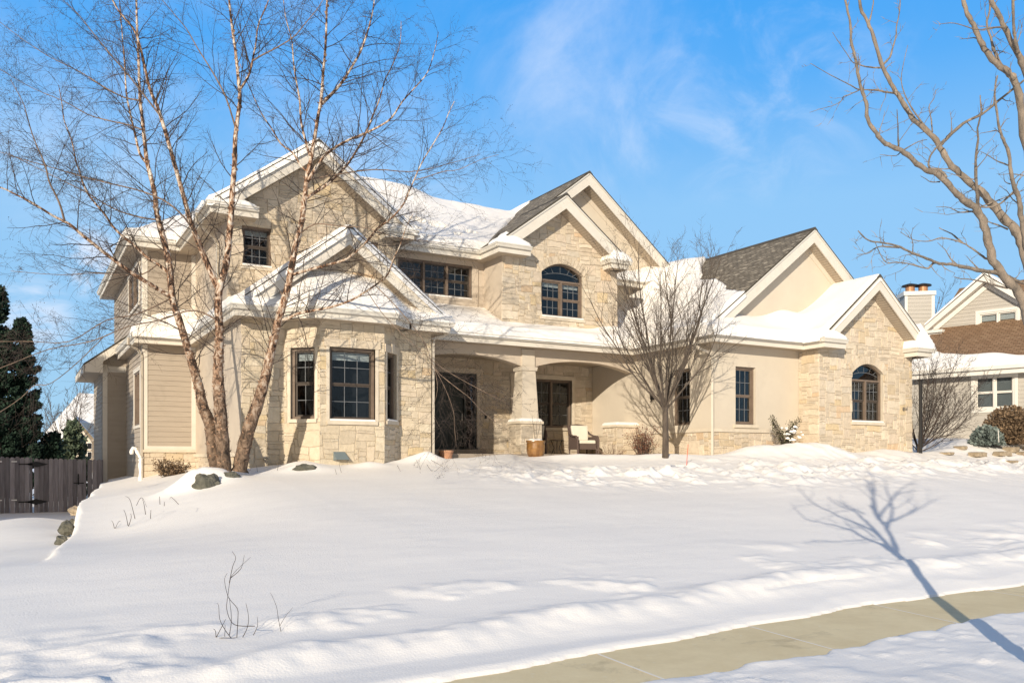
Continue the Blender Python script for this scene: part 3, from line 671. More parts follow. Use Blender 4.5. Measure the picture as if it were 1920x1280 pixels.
# garage wing, front and side
W = Wall((17.9, 18.9), (1, 0)); h = rect(.98, 1.83, 1.10, 2.87)
wall(W, rect(0, 3.75, ZB, 3.55), [h], 'wall', 'stucco', H); stones(W, rect(-.03, 3.75, ZB + .4, .86), [], H, 11)
window(H, W, .98, 1.83, 1.10, 2.87, 1, 3, 2, rec=.10, sash_m='frame', sill=False)
mb = MB(); mb.obox(W, -.05, 3.75, .0, .055, .86, .96); mb.obox(W, .9, 1.91, -.1, .05, 1.0, 1.10); mb.build('stone_band', 'cap', H)
W = Wall((17.9, 25.0), (0, -1)); h = rect(4.35, 5.15, 1.1, 2.85)
wall(W, rect(0, 6.1, ZB, 3.55), [h], 'wall', 'stucco', H); stones(W, rect(0, 6.13, ZB + .4, .86), [], H, 12)
window(H, W, 4.35, 5.15, 1.1, 2.85, 1, 3, 2, rec=.10, sash_m='darkframe', sill=False)
mb = MB(); mb.obox(W, 0, 6.15, .0, .055, .86, .96); mb.build('stone_band', 'cap', H)
# right stone gable
B0 = 21.65; W = Wall((B0, 18.1), (1, 0)); zaB = EL + .8 * 2.78; gp = gpoly(B0, 26.27, ZB, 23.97, zaB, .8)
ws0, ws1 = 1.55, 3.09
wall(W, gp, [archhole(ws0, ws1, 1.25, 2.64, .52)], 'wall', 'mortar', H)
gps = [(-.03, ZB + .4), (4.65, ZB + .4)] + gp[2:]
stones(W, gps, [], H, 21, inhole=lambda s, z: inarch(ws0, ws1, 1.17, 2.64, .52, .03)(s, z) or (inarch(ws0, ws1, 2.64, 2.64, .52, .0)(s, z - .22) and z > 2.64))
window(H, W, ws0, ws1, 1.25, 2.64, 2, 3, 2, rec=.09, arch=.52, sash_m='darkframe'); voussoirs(W, ws0, ws1, 2.64, .52, 5)
W2 = Wall((B0, 18.9), (0, -1)); wall(W2, rect(0, .8, ZB, 3.55), [], 'wall', 'mortar', H); stones(W2, rect(0, .8, ZB + .4, 3.5), [], H, 22)
W2 = Wall((26.27, 18.1), (0, 1)); wall(W2, rect(0, 12, ZB, 4.0), [], 'wall', 'stucco', H)
# house number
def text_part(s, W, a, z, size, m, name, n=.03):
    cu = bpy.data.curves.new(name, 'FONT'); cu.body = s; cu.size = size; cu.extrude = .008; cu.align_x = 'CENTER'
    ob = bpy.data.objects.new('tmp', cu); COL.objects.link(ob); dg = bpy.context.evaluated_depsgraph_get()
    me = bpy.data.meshes.new_from_object(ob.evaluated_get(dg)); bpy.data.objects.remove(ob)
    mb = MB(); mb.faces([W.p(a + v.co.x, n + v.co.z, z + v.co.y) for v in me.vertices], [tuple(p.vertices) for p in me.polygons]); mb.build(name, m, H)
text_part('814', W, 4.2, 1.68, .17, 'metal', 'house_number', .05)
# upper garage gable (stucco)
W = Wall((17.4, 19.3), (1, 0)); zaC = EL + .765 * 5
wall(W, [(.2, 3.6), (9.6, 3.6), (9.6, gtop(22.4, zaC, .765, 27.0)), (5, zaC - .45), (.2, gtop(22.4, zaC, .765, 17.6))], [], 'wall', 'stucco', H)
mb = MB()
for sg in (-1, 1):
    mb.prism([(22.4, 19.28, zaC - .42), (22.4, 19.28, zaC - .66), (22.4 + sg * 4.9, 19.28, zaC - .66 - .765 * 4.9), (22.4 + sg * 4.9, 19.28, zaC - .42 - .765 * 4.9)], (0, .018, 0))
mb.build('frieze_board', 'stucco', H)
# upper stone gable with arched window
D0 = 12.97; zaD = EU + .73 * 2.585; W = Wall((D0, 22.9), (1, 0)); gp = gpoly(D0, 17.42, 4.0, 15.055, zaD, .73); us0, us1 = 1.44, 3.06
wall(W, gp, [archhole(us0, us1, 4.60, 5.82, .54)], 'wall', 'mortar', H)
stones(W, [(-.03, 4.0), (4.48, 4.0)] + gp[2:], [], H, 31, inhole=lambda s, z: inarch(us0, us1, 4.5, 5.82, .54, .03)(s, z) or (inarch(us0, us1, 5.82, 5.82, .54, 0)(s, z - .22) and z > 5.82))
window(H, W, us0, us1, 4.60, 5.82, 2, 3, 2, rec=.09, arch=.54, blind=.13); voussoirs(W, us0, us1, 5.82, .54, 6)
wall(Wall((D0, 24.1), (0, -1)), rect(0, 1.2, 4.0, 6.4), [], 'wall', 'stucco_tan', H)
wall(Wall((17.42, 22.9), (0, 1)), rect(0, 2.1, 4.0, 6.4), [], 'wall', 'stucco', H)
# rear stucco gable
zaR = EU + .78 * 4.6; W = Wall((12.9, 25.0), (1, 0)); wall(W, [(.1, 4.0), (8.6, 4.0), (8.6, gtop(17.4, zaR, .78, 21.5)), (4.5, zaR - .45), (.1, gtop(17.4, zaR, .78, 13.0))], [], 'wall', 'stucco', H)
mb = MB()
for sg in (-1, 1): mb.prism([(17.4, 24.98, zaR - .42), (17.4, 24.98, zaR - .66), (17.4 + sg * 4.4, 24.98, zaR - .66 - .78 * 4.4), (17.4 + sg * 4.4, 24.98, zaR - .42 - .78 * 4.4)], (0, .018, 0))
mb.build('frieze_board', 'stucco', H)
# main upper wall with the triple window
W = Wall((9.47, 24.1), (1, 0)); a, b = 10.0 - 9.47, 12.53 - 9.47
wall(W, rect(0, 3.5, 3.9, 6.4), [rect(a, b, 5.13, 6.2)], 'wall', 'stucco_tan', H)
window(H, W, a, b, 5.13, 6.2, 3, 3, 2, rec=.03, sash_m='darkframe', sillm='stucco_tan')
mb = MB(); mb.obox(W, b, b + .22, -.02, .04, 4.86, 6.22); mb.obox(W, a - .1, b + .22, -.02, .05, 6.2, 6.36); mb.build('window_trim', 'stucco_tan', H); mb = MB(); mb.obox(W, a, b, -.02, .04, 4.86, 5.04); mb.build('window_trim', 'stucco_tan', H)
# left stone gable
E0 = 4.75; zaE = 6.55 + .73 * 2.93; W = Wall((E0, 23.0), (1, 0)); gp = gpoly(E0, 9.47, 3.9, 7.03, zaE, .73)
h1 = (5.11 - E0, 5.90 - E0, 5.17, 6.24); h2 = (8.16 - E0, 8.95 - E0, 5.17, 6.24)
wall(W, gp, [rect(*h1), rect(*h2)], 'wall', 'mortar', H); stones(W, [(-.03, 3.9), (4.75, 3.9)] + gp[2:], [(q[0] - .02, q[1] + .02, q[2] - .1, q[3] + .02) for q in (h1, h2)], H, 41)
for q in (h1, h2): window(H, W, *q, 1, 3, 2, rec=.08, sash_m='darkframe', blind=.14)
# left side wall of that gable and of the lower front block
W = Wall((E0, 27.7), (0, -1)); wall(W, rect(0, 4.7, 3.501, 6.4), [], 'wall', 'stucco_tan', H); W = Wall((E0, 27.7), (0, -1)); wall(W, rect(0, 6.3, ZB - .3, 3.5), [], 'wall', 'stucco_tan', H)
stones(W, rect(0, 6.33, ZB, .1), [], H, 42); mb = MB(); mb.obox(W, 0, 6.35, 0, .055, .1, .2); mb.build('stone_band', 'cap', H)
# siding part at the left
W = Wall((3.25, 27.7), (1, 0)); wall(W, rect(0, 1.5, -2, 6.4), [], 'wall', 'siding', H)
siding(W, rect(.13, 1.38, .42, 3.48), H); siding(W, rect(.13, 1.38, 4.0, 6.38), H); stones(W, rect(-.02, 1.5, -.9, .25), [], H, 43)
mb = MB()
for q in (0, 1.38): mb.obox(W, q, q + .12, 0, .03, .3, 6.38)
mb.obox(W, .12, 1.38, 0, .03, .33, .44); mb.build('corner_trim', 'trim', H); mb = MB(); mb.obox(W, -.04, 1.5, 0, .06, .25, .33); mb.build('stone_band', 'cap', H)
W = Wall((3.25, 36.5), (0, -1)); wl = (6.8, 8.3, 1.1, 2.77); wu = (5.2, 8.0, 4.9, 6.1)
wall(W, rect(0, 8.8, -2, 6.4), [rect(*wl), rect(*wu)], 'wall', 'siding', H); siding(W, rect(0, 8.68, -1.9, 6.38), H, holes=[(q[0] - .1, q[1] + .1, q[2] - .1, q[3] + .1) for q in (wl, wu)])
for q in (wl, wu): window(H, W, *q, 2, 3, 2, rec=-.01, sash_m='frame', snow=False, sillm='trim'); casing(W, *q, m='trim', n=.045)
mb = MB(); mb.obox(W, 8.68, 8.8, 0, .03, -1.9, 6.38); mb.build('corner_trim', 'trim', H)
# small bump-out on the left side with its lean-to roof
W = Wall((2.5, 32.3), (1, 0)); wall(W, [(0, -2), (.8, -2), (.8, 4.0), (0, 3.4)], [], 'wall', 'siding', H); siding(W, [(.15, -1.9), (.8, -1.9), (.8, 3.9), (.15, 3.4)], H)
mb = MB(); mb.obox(W, 0, .15, 0, .03, -1.9, 3.3); mb.obox(W, .15, .75, 0, .032, 3.05, 3.25); mb.build('corner_trim', 'trim', H)
W = Wall((2.5, 36.0), (0, -1)); wall(W, rect(0, 3.7, -2, 3.5), [], 'wall', 'siding', H); siding(W, rect(0, 3.6, -1.9, 3.3), H)
mb = MB(); mb.prism([(1.9, 31.85, 3.27), (3.25, 31.85, 4.32), (3.25, 31.85, 4.26), (1.9, 31.85, 3.21)], (0, 4.6, 0)); mb.build('roof', 'shingle', H)
mb = MB(); mb.prism([(1.9, 31.86, 3.20), (3.25, 31.86, 4.25), (3.25, 31.86, 3.95), (2.48, 31.86, 3.36), (2.48, 31.86, 2.98), (1.9, 31.86, 2.98)], (0, .04, 0)); mb.box((1.88, 31.86, 2.98), (1.92, 36.4, 3.2)); mb.build('rake_board', 'trim', H)
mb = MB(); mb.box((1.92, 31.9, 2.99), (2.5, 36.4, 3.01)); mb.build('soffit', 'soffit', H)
# lower front block with the bay
FP = [(4.75, 21.4), (5.8, 21.4), (6.5, 20.7), (8.2, 20.7), (8.9, 21.4), (9.85, 21.4)]
for i in range(5):
    a, b = FP[i], FP[i + 1]; L_ = math.hypot(b[0] - a[0], b[1] - a[1]); W = Wall(a, (b[0] - a[0], b[1] - a[1])); hs = []
    if i == 1: hs = [(.19, .86, 1.04, 2.83)]
    if i == 2: hs = [(.24, 1.46, 1.0, 2.86)]
    if i == 3: hs = [(.16, .82, 1.04, 2.83)]
    wall(W, rect(0, L_, ZB - .3, 3.55), [rect(*q) for q in hs], 'wall', 'mortar', H, depth=.2)
    stones(W, rect(-.02, L_ + .02, ZB, 3.5), [(q[0] - .1, q[1] + .1, q[2] - .1, q[3] + .2) for q in hs], H, 50 + i, warm=.97)
    for q in hs: window(H, W, *q, 1, 3 if i == 2 else 2, 2, rec=.08, fw=.07, sash_m='darkframe', blind=.22, depth=.9, snow=(i != 1), split=.5 if i != 2 else .5, dh=True); lintel(W, q[0], q[1], q[3]); casing(W, *q, w=.085, n=.03, top=False)
W = Wall((9.85, 21.4), (0, 1)); wall(W, rect(0, 3.6, ZB, 3.5), [], 'wall', 'mortar', H); stones(W, rect(0, 3.6, 0, 3.4), [], H, 57)
zaJ = EL + .77 * 2.95; W = Wall((4.75, 21.42), (1, 0)); gp = [(.0, 3.5), (5.1, 3.5), (5.1, gtop(7.35, zaJ, .77, 9.85)), (2.6, zaJ - .45), (0, gtop(7.35, zaJ, .77, 4.75))]
wall(W, gp, [], 'wall', 'mortar', H); stones(W, gp, [], H, 58)
# porch
W = Wall((9.85, 25.0), (1, 0)); dr = (11.05 - 9.85, 13.18 - 9.85, .42, 2.88); pw = (14.6 - 9.85, 17.0 - 9.85, 1.15, 2.83)
wall(W, rect(0, 8.05, -.2, 3.5), [rect(*dr), rect(*pw)], 'wall', 'mortar', H); stones(W, rect(0, 8.05, .1, 3.4), [(dr[0] - .1, dr[1] + .1, 0.1, dr[3] + .14), (pw[0] - .1, pw[1] + .1, pw[2] - .1, pw[3] + .15)], H, 61)
window(H, W, *pw, 3, 2, 2, rec=.06, fw=.07, sash_m='darkframe', snow=False, depth=.8); casing(W, *pw, w=.11)
casing(W, *dr, w=.12)
mb = MB(); mb.obox(W, dr[0], dr[0] + .07, -.12, 0, dr[2], dr[3]); mb.obox(W, dr[1] - .07, dr[1], -.12, 0, dr[2], dr[3]); mb.obox(W, dr[0] + .07, dr[1] - .07, -.12, 0, dr[3] - .08, dr[3]); mb.obox(W, 2.87, 2.95, -.12, 0, dr[2], dr[3] - .08); mb.obox(W, 1.62, 1.70, -.12, 0, dr[2], dr[3] - .08); mb.obox(W, dr[0], dr[1], -.12, .12, dr[2] - .06, dr[2])
door = mb.build('door', 'door', H)
mb = MB(); mb.obox(W, 1.71, 2.86, -.10, -.06, dr[2] + .01, dr[3] - .09)
for (a, b, c, d) in ((1.85, 2.22, .62, 1.3), (2.34, 2.71, .62, 1.3), (1.85, 2.22, 1.42, 2.6), (2.34, 2.71, 1.42, 2.6)): mb.obox(W, a, b, -.06, -.045, c, d)
mb.build('door_leaf', 'door', door)
for a, b in ((2.98, 3.24), (1.3, 1.6)): mb = MB(); mb.face([W.p(a, -.08, dr[2] + .2), W.p(b, -.08, dr[2] + .2), W.p(b, -.08, dr[3] - .12), W.p(a, -.08, dr[3] - .12)]); mb.build('sidelight', 'glass', door)
mb = MB(); mb.obox(W, dr[0] - .6, dr[1] + 1.2, -.62, -.6, dr[2] - .1, dr[3] + .1); mb.build('hall_behind', 'dark', door)
mb = MB(); mb.tube([W.p(2.78, -.04, 1.35), W.p(2.78, .02, 1.35)], .028, 10); mb.tube([W.p(2.78, 0.02, 1.30), W.p(2.78, .03, 1.55)], .014, 8); mb.build('handle', 'metal', door)
mb = MB(); mb.box((9.9, 22.15, -.4), (17.88, 24.98, .20)); mb.box((11.0, 24.55, .2), (13.3, 24.98, .36)); mb.build('porch_floor', 'porchfloor', H)
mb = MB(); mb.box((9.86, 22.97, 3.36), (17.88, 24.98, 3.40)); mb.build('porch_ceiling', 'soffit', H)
def archz(x, x0, x1, zs, zc):
    q = (x - (x0 + x1) / 2) / ((x1 - x0) / 2); return zc - (zc - zs) * (abs(q) ** 2.2)
pts = [(9.86, 3.5), (17.88, 3.5)]; bot = []
for x0, x1 in ((9.86, 13.55), (13.98, 17.88)):
    for i in range(19): x = x0 + (x1 - x0) * i / 18; bot.append((x, archz(x, x0, x1, 2.93, 3.20)))
poly = [(9.86, 3.5)] + bot + [(17.88, 3.5)]
mb = MB(); mb.prism([(p[0], 22.68, p[1]) for p in poly], (0, .3, 0)); mb.build('porch_beam', 'stucco_tan', H)
cx = 13.765
mb = MB()
mb.box((cx - .23, 22.62, 2.92), (cx + .23, 23.04, 3.46))
def frus(mb, cx, cy, h0, h1, z0, z1):
    P = [(cx + a * h0, cy + b * h0, z0) for a, b in ((-1, -1), (1, -1), (1, 1), (-1, 1))] + [(cx + a * h1, cy + b * h1, z1) for a, b in ((-1, -1), (1, -1), (1, 1), (-1, 1))]
    mb.faces(P, [(3, 2, 1, 0), (4, 5, 6, 7), (0, 1, 5, 4), (1, 2, 6, 5), (2, 3, 7, 6), (3, 0, 4, 7)])
frus(mb, cx, 22.83, .31, .235, 1.25, 2.80); frus(mb, cx, 22.83, .27, .29, 2.80, 2.92)
mb.build('porch_column', 'stucco', H)
for (px, py, hx, hy, zt, sd) in ((cx, 22.83, .37, .37, 1.14, 71), (17.45, 22.75, .44, .38, 1.10, 72)):
    mb = MB(); mb.box((px - hx, py - hy, -.3), (px + hx, py + hy, zt)); pr = mb.build('porch_pier', 'mortar', H)
    for (O, D, L_) in (((px - hx, py - hy), (1, 0), 2 * hx), ((px - hx, py + hy), (0, -1), 2 * hy)):
        stones(Wall(O, D), rect(-.02, L_ + .02, -.2, zt), [], pr, sd, cw=.09, ch=.06)
    mb = MB(); mb.box((px - hx - .06, py - hy - .06, zt), (px + hx + .05, py + hy + .06, zt + .08)); mb.build('pier_cap', 'cap', pr)
    mb = MB(); xs = np.linspace(px - hx - .05, px + hx + .04, 26); ys = np.linspace(py - hy - .05, py + hy + .05, 26); XX, YY = np.meshgrid(xs, ys, indexing='ij')
    e = np.minimum(np.minimum(XX - xs[0], xs[-1] - XX), np.minimum(YY - ys[0], ys[-1] - YY)); ZZ = zt + .078 + .10 * np.clip(e / .08, 0, 1) ** .5
    grid_mesh(xs, ys, ZZ, None, 'pier_snow', 'snow', pr)
# ---- roofs
gable_roof(H, 7.03, 2.93, 6.55, .73, 22.45, 29.0, 23.0)
gable_roof(H, 7.35, 2.95, EL, .77, 20.88, 24.0, 21.4)
gable_roof(H, 15.055, 2.585, EU, .73, 22.4, 25.2, 22.9)
gable_roof(H, 17.4, 4.6, EU, .78, 24.45, 28.6, 25.0)
gable_roof(H, 23.97, 2.78, EL, .80, 17.62, 20.5, 18.1)
gable_roof(H, 22.4, 5.0, EL, .765, 18.88, 26.5, 19.3)
rf = MB(); sl = .6; RY, RZ = 28.5, EU + .6 * 5.0
uvface(rf, [(4.1, 23.5, EU), (17.8, 23.5, EU), (17.8, RY, RZ), (9.1, RY, RZ)]); uvface(rf, [(4.1, 35, EU), (4.1, 23.5, EU), (9.1, RY, RZ), (9.1, 30, RZ)])
uvface(rf, [(20, 35, EU - .6), (9.1, 30, RZ), (9.1, RY, RZ), (20, RY, RZ)]); uvface(rf, [(2.65, 27.1, EU), (6.5, 27.1, EU), (6.5, 30.95, EU + 2.5)]); uvface(rf, [(2.65, 37, EU), (2.65, 27.1, EU), (6.5, 30.95, EU + 2.5), (6.5, 33, EU + 2.5)])
uvface(rf, [(17.8, 24.4, EU), (21.6, 24.4, EU), (21.6, 25.05, EU + .42), (17.8, 25.05, EU + .42)])
uvface(rf, [(9.9, 22.17, EL + .04), (17.5, 22.17, EL + .04), (17.5, 24.2, EL + 1.05), (9.9, 24.2, EL + 1.05)])
uvface(rf, [(17.52, 18.42, EL + .05), (21.65, 18.42, EL + .05), (21.65, 19.35, EL + .76), (18.45, 19.35, EL + .76)]); uvface(rf, [(17.52, 22.1, EL + .05), (17.52, 18.42, EL + .05), (18.45, 19.35, EL + .76), (18.45, 22.1, EL + .76)])
gl_ = [(4.4, 27.1), (4.4, 20.75), (5.55, 20.75), (6.25, 20.15), (8.4, 20.15), (9.05, 20.75), (10.3, 20.75), (10.3, 22.1)]
ins = offset_path(gl_, -.62); gl_ = [(q.x, q.y) for q in offset_path(gl_, -.12)]
for i in range(len(gl_) - 1): rf.face([(gl_[i][0], gl_[i][1], EL + .03), (gl_[i + 1][0], gl_[i + 1][1], EL + .03), (ins[i + 1].x, ins[i + 1].y, EL + .42), (ins[i].x, ins[i].y, EL + .42)], None, [(0, 0), (1, 0), (1, .7), (0, .7)])
uvface(rf, [(2.84, 27.1, EL), (4.8, 27.1, EL), (4.8, 27.7, EL + .4), (3.24, 27.7, EL + .4)])
def ret(mb, x0, x1, y0, y1, z, h=.42, left=True, right=True):
    a = .35 if left else 0; b = .35 if right else 0
    P = [(x0, y0, z), (x1, y0, z), (x1 - b, y1, z + h), (x0 + a, y1, z + h), (x0, y1, z), (x1, y1, z)]
    mb.faces(P, [(0, 1, 2, 3), (0, 3, 4), (1, 5, 2)])
RETS = [(4.1, 5.43, 22.4, 23.0, EU - .05), (8.86, 9.96, 22.4, 23.0, EU - .05), (12.47, 13.72, 22.3, 22.9, EU), (16.7, 17.64, 22.3, 22.9, EU), (21.2, 22.3, 17.5, 18.1, EL), (25.76, 26.75, 17.5, 18.1, EL)]
for q in RETS: ret(rf, *q)
rf.build('roof', 'shingle', H)
# eaves
eave([(2.84, 34), (2.84, 27.1), (4.35, 27.1), (4.35, 20.75), (5.55, 20.75), (6.25, 20.15), (8.4, 20.15), (9.05, 20.75)], EL, H)
eave([(9.05, 20.75), (10.3, 20.75), (10.3, 22.06), (17.4, 22.06), (17.4, 18.3), (21.2, 18.3), (21.2, 17.5), (22.3, 17.5)], EL, H)
eave([(25.76, 18.1), (25.76, 17.5), (26.75, 17.5), (26.75, 24)], EL, H)
eave([(2.65, 37), (2.65, 27.1), (4.1, 27.1), (4.1, 22.4), (5.43, 22.4)], EU, H)
eave([(8.86, 23.0), (8.86, 22.4), (9.96, 22.4), (9.96, 23.5), (12.47, 23.5), (12.47, 22.3), (13.72, 22.3)], EU, H)
eave([(16.7, 22.9), (16.7, 22.3), (17.64, 22.3), (17.64, 24.4), (21.4, 24.4)], EU, H)
# downspouts
def spout(P, r=.042):
    mb = MB(); mb.tube(P, r, 4); mb.build('downspout', 'downspout', H)
spout([(17.35, 19.05, 3.66), (17.35, 19.05, 3.45), (17.5, 18.95, 3.32), (17.80, 18.86, 3.22), (17.87, 18.83, 3.1), (17.87, 18.83, -.1)], .05)
spout([(10.25, 21.0, 3.62), (10.25, 21.2, 3.48), (9.98, 21.42, 3.35), (9.93, 21.40, 3.2), (9.93, 21.40, .0)])
spout([(4.05, 23.4, 6.5), (4.05, 23.5, 6.3), (4.55, 23.9, 6.05), (4.69, 24.0, 5.9), (4.69, 24.0, 4.2)])
spout([(2.8, 27.3, 3.62), (2.8, 27.4, 3.45), (3.1, 27.6, 3.3), (3.20, 27.66, 3.15), (3.20, 27.66, -1.5)])
spout([(26.7, 18.4, 3.6), (26.6, 18.5, 3.4), (26.34, 18.6, 3.25), (26.34, 18.6, 0)])
# wall fixtures
mb = MB(); W = Wall((4.75, 21.4), (1, 0)); mb.tube([W.p(.55, .02, .02), W.p(.55, .13, .0), W.p(.58, .16, -.07)], .02, 8); mb.tube([W.p(.50, .10, .08), W.p(.62, .12, .06)], .018, 8); mb.tube([W.p(.55, .06, .0), W.p(.56, .06, .12)], .012, 8); mb.build('faucet', 'metal', H)
mb = MB(); W = Wall((6.5, 20.7), (1, 0)); P = [W.p(.35, .02, .25), W.p(.68, .02, .25), W.p(.62, .02, .0), W.p(.75, .02, .0)]
mb.faces([W.p(.34, .02, .22), W.p(.64, .02, .22), W.p(.72, .16, .02), W.p(.38, .16, .02), W.p(.34, .02, 0), W.p(.72, .02, 0)], [(0, 1, 2, 3), (0, 3, 4), (1, 5, 2)]); mb.build('dryer_vent', 'asphaltgrey', H)
mb = MB(); W = Wall((9.85, 25.0), (1, 0)); mb.obox(W, 3.62, 3.70, .03, .05, 1.4, 1.52); mb.build('door_bell', 'black', H)
mb = MB(); W = Wall((17.9, 25.0), (0, -1)); mb.obox(W, 3.35, 3.47, .0, .09, 1.98, 2.14); mb.tube([W.p(3.41, .05, 2.0), W.p(3.41, .12, 1.9)], .02, 8); mb.build('security_light', 'black', H)
mb = MB(); W = Wall((17.9, 25.0), (0, -1)); mb.obox(W, 1.50, 1.64, .02, .07, .42, .62); mb.build('outlet_box', 'cap', H)
# ------------------------------------------------------------------ snow on the roofs
def blur(A, k, it=2):
    for _ in range(it):
        for ax in (0, 1):
            P = np.pad(A, [(k, k) if a == ax else (0, 0) for a in (0, 1)], mode='edge'); C = np.cumsum(P, axis=ax)
            z = np.zeros_like(np.take(C, [0], axis=ax)); C = np.concatenate([z, C], axis=ax)
            n = A.shape[ax]; A = (np.take(C, range(2 * k + 1, n + 2 * k + 1), axis=ax) - np.take(C, range(0, n), axis=ax)) / (2 * k + 1)
    return A
def snow_layer(x0, x1, y0, y1, hf, T=.16, st=.06, bl=4, rnd=.085, seed=0, name='roof_snow'):
    xs = np.arange(x0 - 2 * st, x1 + 2.01 * st, st); ys = np.arange(y0 - 2 * st, y1 + 2.01 * st, st); X, Y = np.meshgrid(xs, ys, indexing='ij')
    Hh, mk = hf(X, Y); mk = mk & (X >= x0 - 1e-6) & (X <= x1 + 1e-6) & (Y >= y0 - 1e-6) & (Y <= y1 + 1e-6)
    w = mk.astype(float); Hb = blur(np.where(mk, Hh, 0), bl) / np.maximum(blur(w, bl), 1e-3)
    D = np.where(mk, 9.0, 0.0)
    for _ in range(int(rnd / st) + 3):
        for sx, sy, dd in ((1, 0, st), (-1, 0, st), (0, 1, st), (0, -1, st), (1, 1, st * 1.414), (-1, -1, st * 1.414), (1, -1, st * 1.414), (-1, 1, st * 1.414)):
            D = np.minimum(D, np.roll(np.roll(D, sx, 0), sy, 1) + dd)
    prof = np.sqrt(np.clip(D / rnd, 0, 1) * (2 - np.clip(D / rnd, 0, 1)))
    Tn = T * (1 + .5 * fbm(X * .8, Y * .8, 3, seed)) + .03 * fbm(X * 3, Y * 3, 2, seed + 5)
    Z = np.maximum(Hh + .35 * Tn * prof, Hb * prof + Hh * (1 - prof) + Tn * prof)
    Hm = np.where(mk, Hh, 99.0)
    for _ in range(2):
        Hn = Hm
        for sx in (-1, 0, 1):
            for sy in (-1, 0, 1): Hn = np.minimum(Hn, np.roll(np.roll(Hm, sx, 0), sy, 1))
        Hm = Hn
    Z = np.where(mk, Z, Hm - .10)
    Z = np.where(mk & (D <= st * 1.1), np.minimum(Hh + .045, Z), Z)
    keep = mk | np.roll(mk, 1, 0) | np.roll(mk, 1, 1) | np.roll(mk, -1, 0) | np.roll(mk, -1, 1)
    grid_mesh(xs, ys, Z, keep, name, 'snow', H)
def ygut(x): return np.interp(x, [5.55, 6.25, 8.4, 9.05], [20.75, 20.15, 20.15, 20.75])
def f_front(X, Y):
    yg = ygut(X); d = np.minimum(np.minimum(Y - yg, X - 4.4), 10.3 - X)
    return EL + .66 * np.clip(d, 0, 9) + .22 * np.exp(-((X - 7.2) / 1.5) ** 2) * sstep(Y, 20.9, 21.4), (Y >= yg) & (X >= 4.4) & (X <= 10.3)
def strip_snow():
    xs = np.arange(4.4, 10.301, .06); ts = np.linspace(0, 1, 26); X, Tt = np.meshgrid(xs, ts, indexing='ij'); yg = ygut(X); Y = yg + (21.62 - yg) * Tt
    d = np.minimum(np.minimum((Y - yg), X - 4.4), 10.3 - X); pr = np.sqrt(np.clip(d / .10, 0, 1) * (2 - np.clip(d / .10, 0, 1)))
    Z = EL + .64 * np.clip(d, 0, 9) + .20 * np.exp(-((X - 7.2) / 1.6) ** 2) * sstep(d, .1, .7) + pr * (.13 + .08 * fbm(X * .9, Y * .9, 3, 1) + .03 * fbm(X * 4, Y * 4, 2, 5)) + .01; Z = np.where(d <= 0, EL - .02, Z)
    V = np.stack([X, Y, Z], 2).reshape(-1, 3); n = len(ts); F = [(i * n + j, (i + 1) * n + j, (i + 1) * n + j + 1, i * n + j + 1) for i in range(len(xs) - 1) for j in range(n - 1)]
    mb = MB(); mb.faces([tuple(v) for v in V], F); mb.build('roof_snow', 'snow', H, smooth=True)
strip_snow()
def f_j(X, Y): return EL + .77 * (2.95 - np.abs(X - 7.35)), (X > -99)
snow_layer(4.42, 10.28, 20.9, 23.1, f_j, .12, bl=2, rnd=.2, seed=2)
def f_left(X, Y):
    a = (X >= 4.38) & (Y >= 21.4); b = (Y >= 27.1) & (X >= 2.84)
    h = np.where(b, EL + .8 * np.clip(np.minimum(X - 2.84, Y - 27.1), 0, 2) + .34 * sstep(X, 2.9, 4.6) * sstep(Y, 27.15, 27.65), EL + .8 * np.clip(X - 4.38, 0, 1) + .2 * sstep(Y, 25, 27) * sstep(X, 4.42, 4.75))
    return h, a | b
snow_layer(2.84, 4.85, 21.4, 27.85, f_left, .15, st=.05, bl=3, seed=3)
def f_porch(X, Y):
    hp = EL + .5 * (Y - 22.06); hc = EL + .765 * (5 - np.abs(X - 22.4))
    bnd = np.interp(Y, [18.88, 20.0, 21.3, 22.6, 24.1, 26], [19.15, 19.6, 20.45, 20.9, 22.5, 24]) + .35 * fbm(X * 1.5, Y * 1.5, 3, 90)
    h = np.where(X > 17.4, hc, hp + .30 * sstep(X, 16.4, 17.4) * sstep(Y, 22.1, 22.7))
    h = np.where(X > 17.4, np.maximum(h, np.where(Y > 22.06, hp, 0)), h)
    h = h + .9 * np.exp(-((X - 20.6) / 1.3) ** 2) * sstep(Y, 23.2, 25.0)
    return h, ((X <= 17.4) & (Y >= 22.06)) | ((X > 17.4) & (X < bnd) & (Y >= 18.9)) | ((Y > 24.3) & (X > 17.4) & (X < 23.5))
snow_layer(10.0, 23.5, 18.9, 26.0, f_porch, .17, st=.05, bl=6, seed=4)
def f_gar(X, Y):
    d = np.minimum(Y - 18.3, X - 17.4); h = EL + .7 * np.clip(d, 0, 3); b = EL + .8 * (2.78 - np.abs(X - 23.97))
    m = ((Y >= 18.3) & (X < 21.6)) | ((X >= 21.2) & (X <= 26.72) & (Y >= 17.66))
    return np.where((X > 21.2), np.maximum(b, np.where(Y > 18.3, h, 0)), h) + .35 * np.exp(-((X - 21.5) / .8) ** 2) * sstep(Y, 18.2, 18.9), m
snow_layer(17.4, 26.72, 17.66, 19.42, f_gar, .15, st=.05, bl=4, seed=6)
def f_br(X, Y): return EL + .8 * (2.78 - np.abs(X - 23.97)) + .18 * np.exp(-((X - 25.6) / 1.5) ** 2), X > -99
snow_layer(21.5, 26.72, 19.3, 21.5, f_br, .2, bl=3, seed=7)
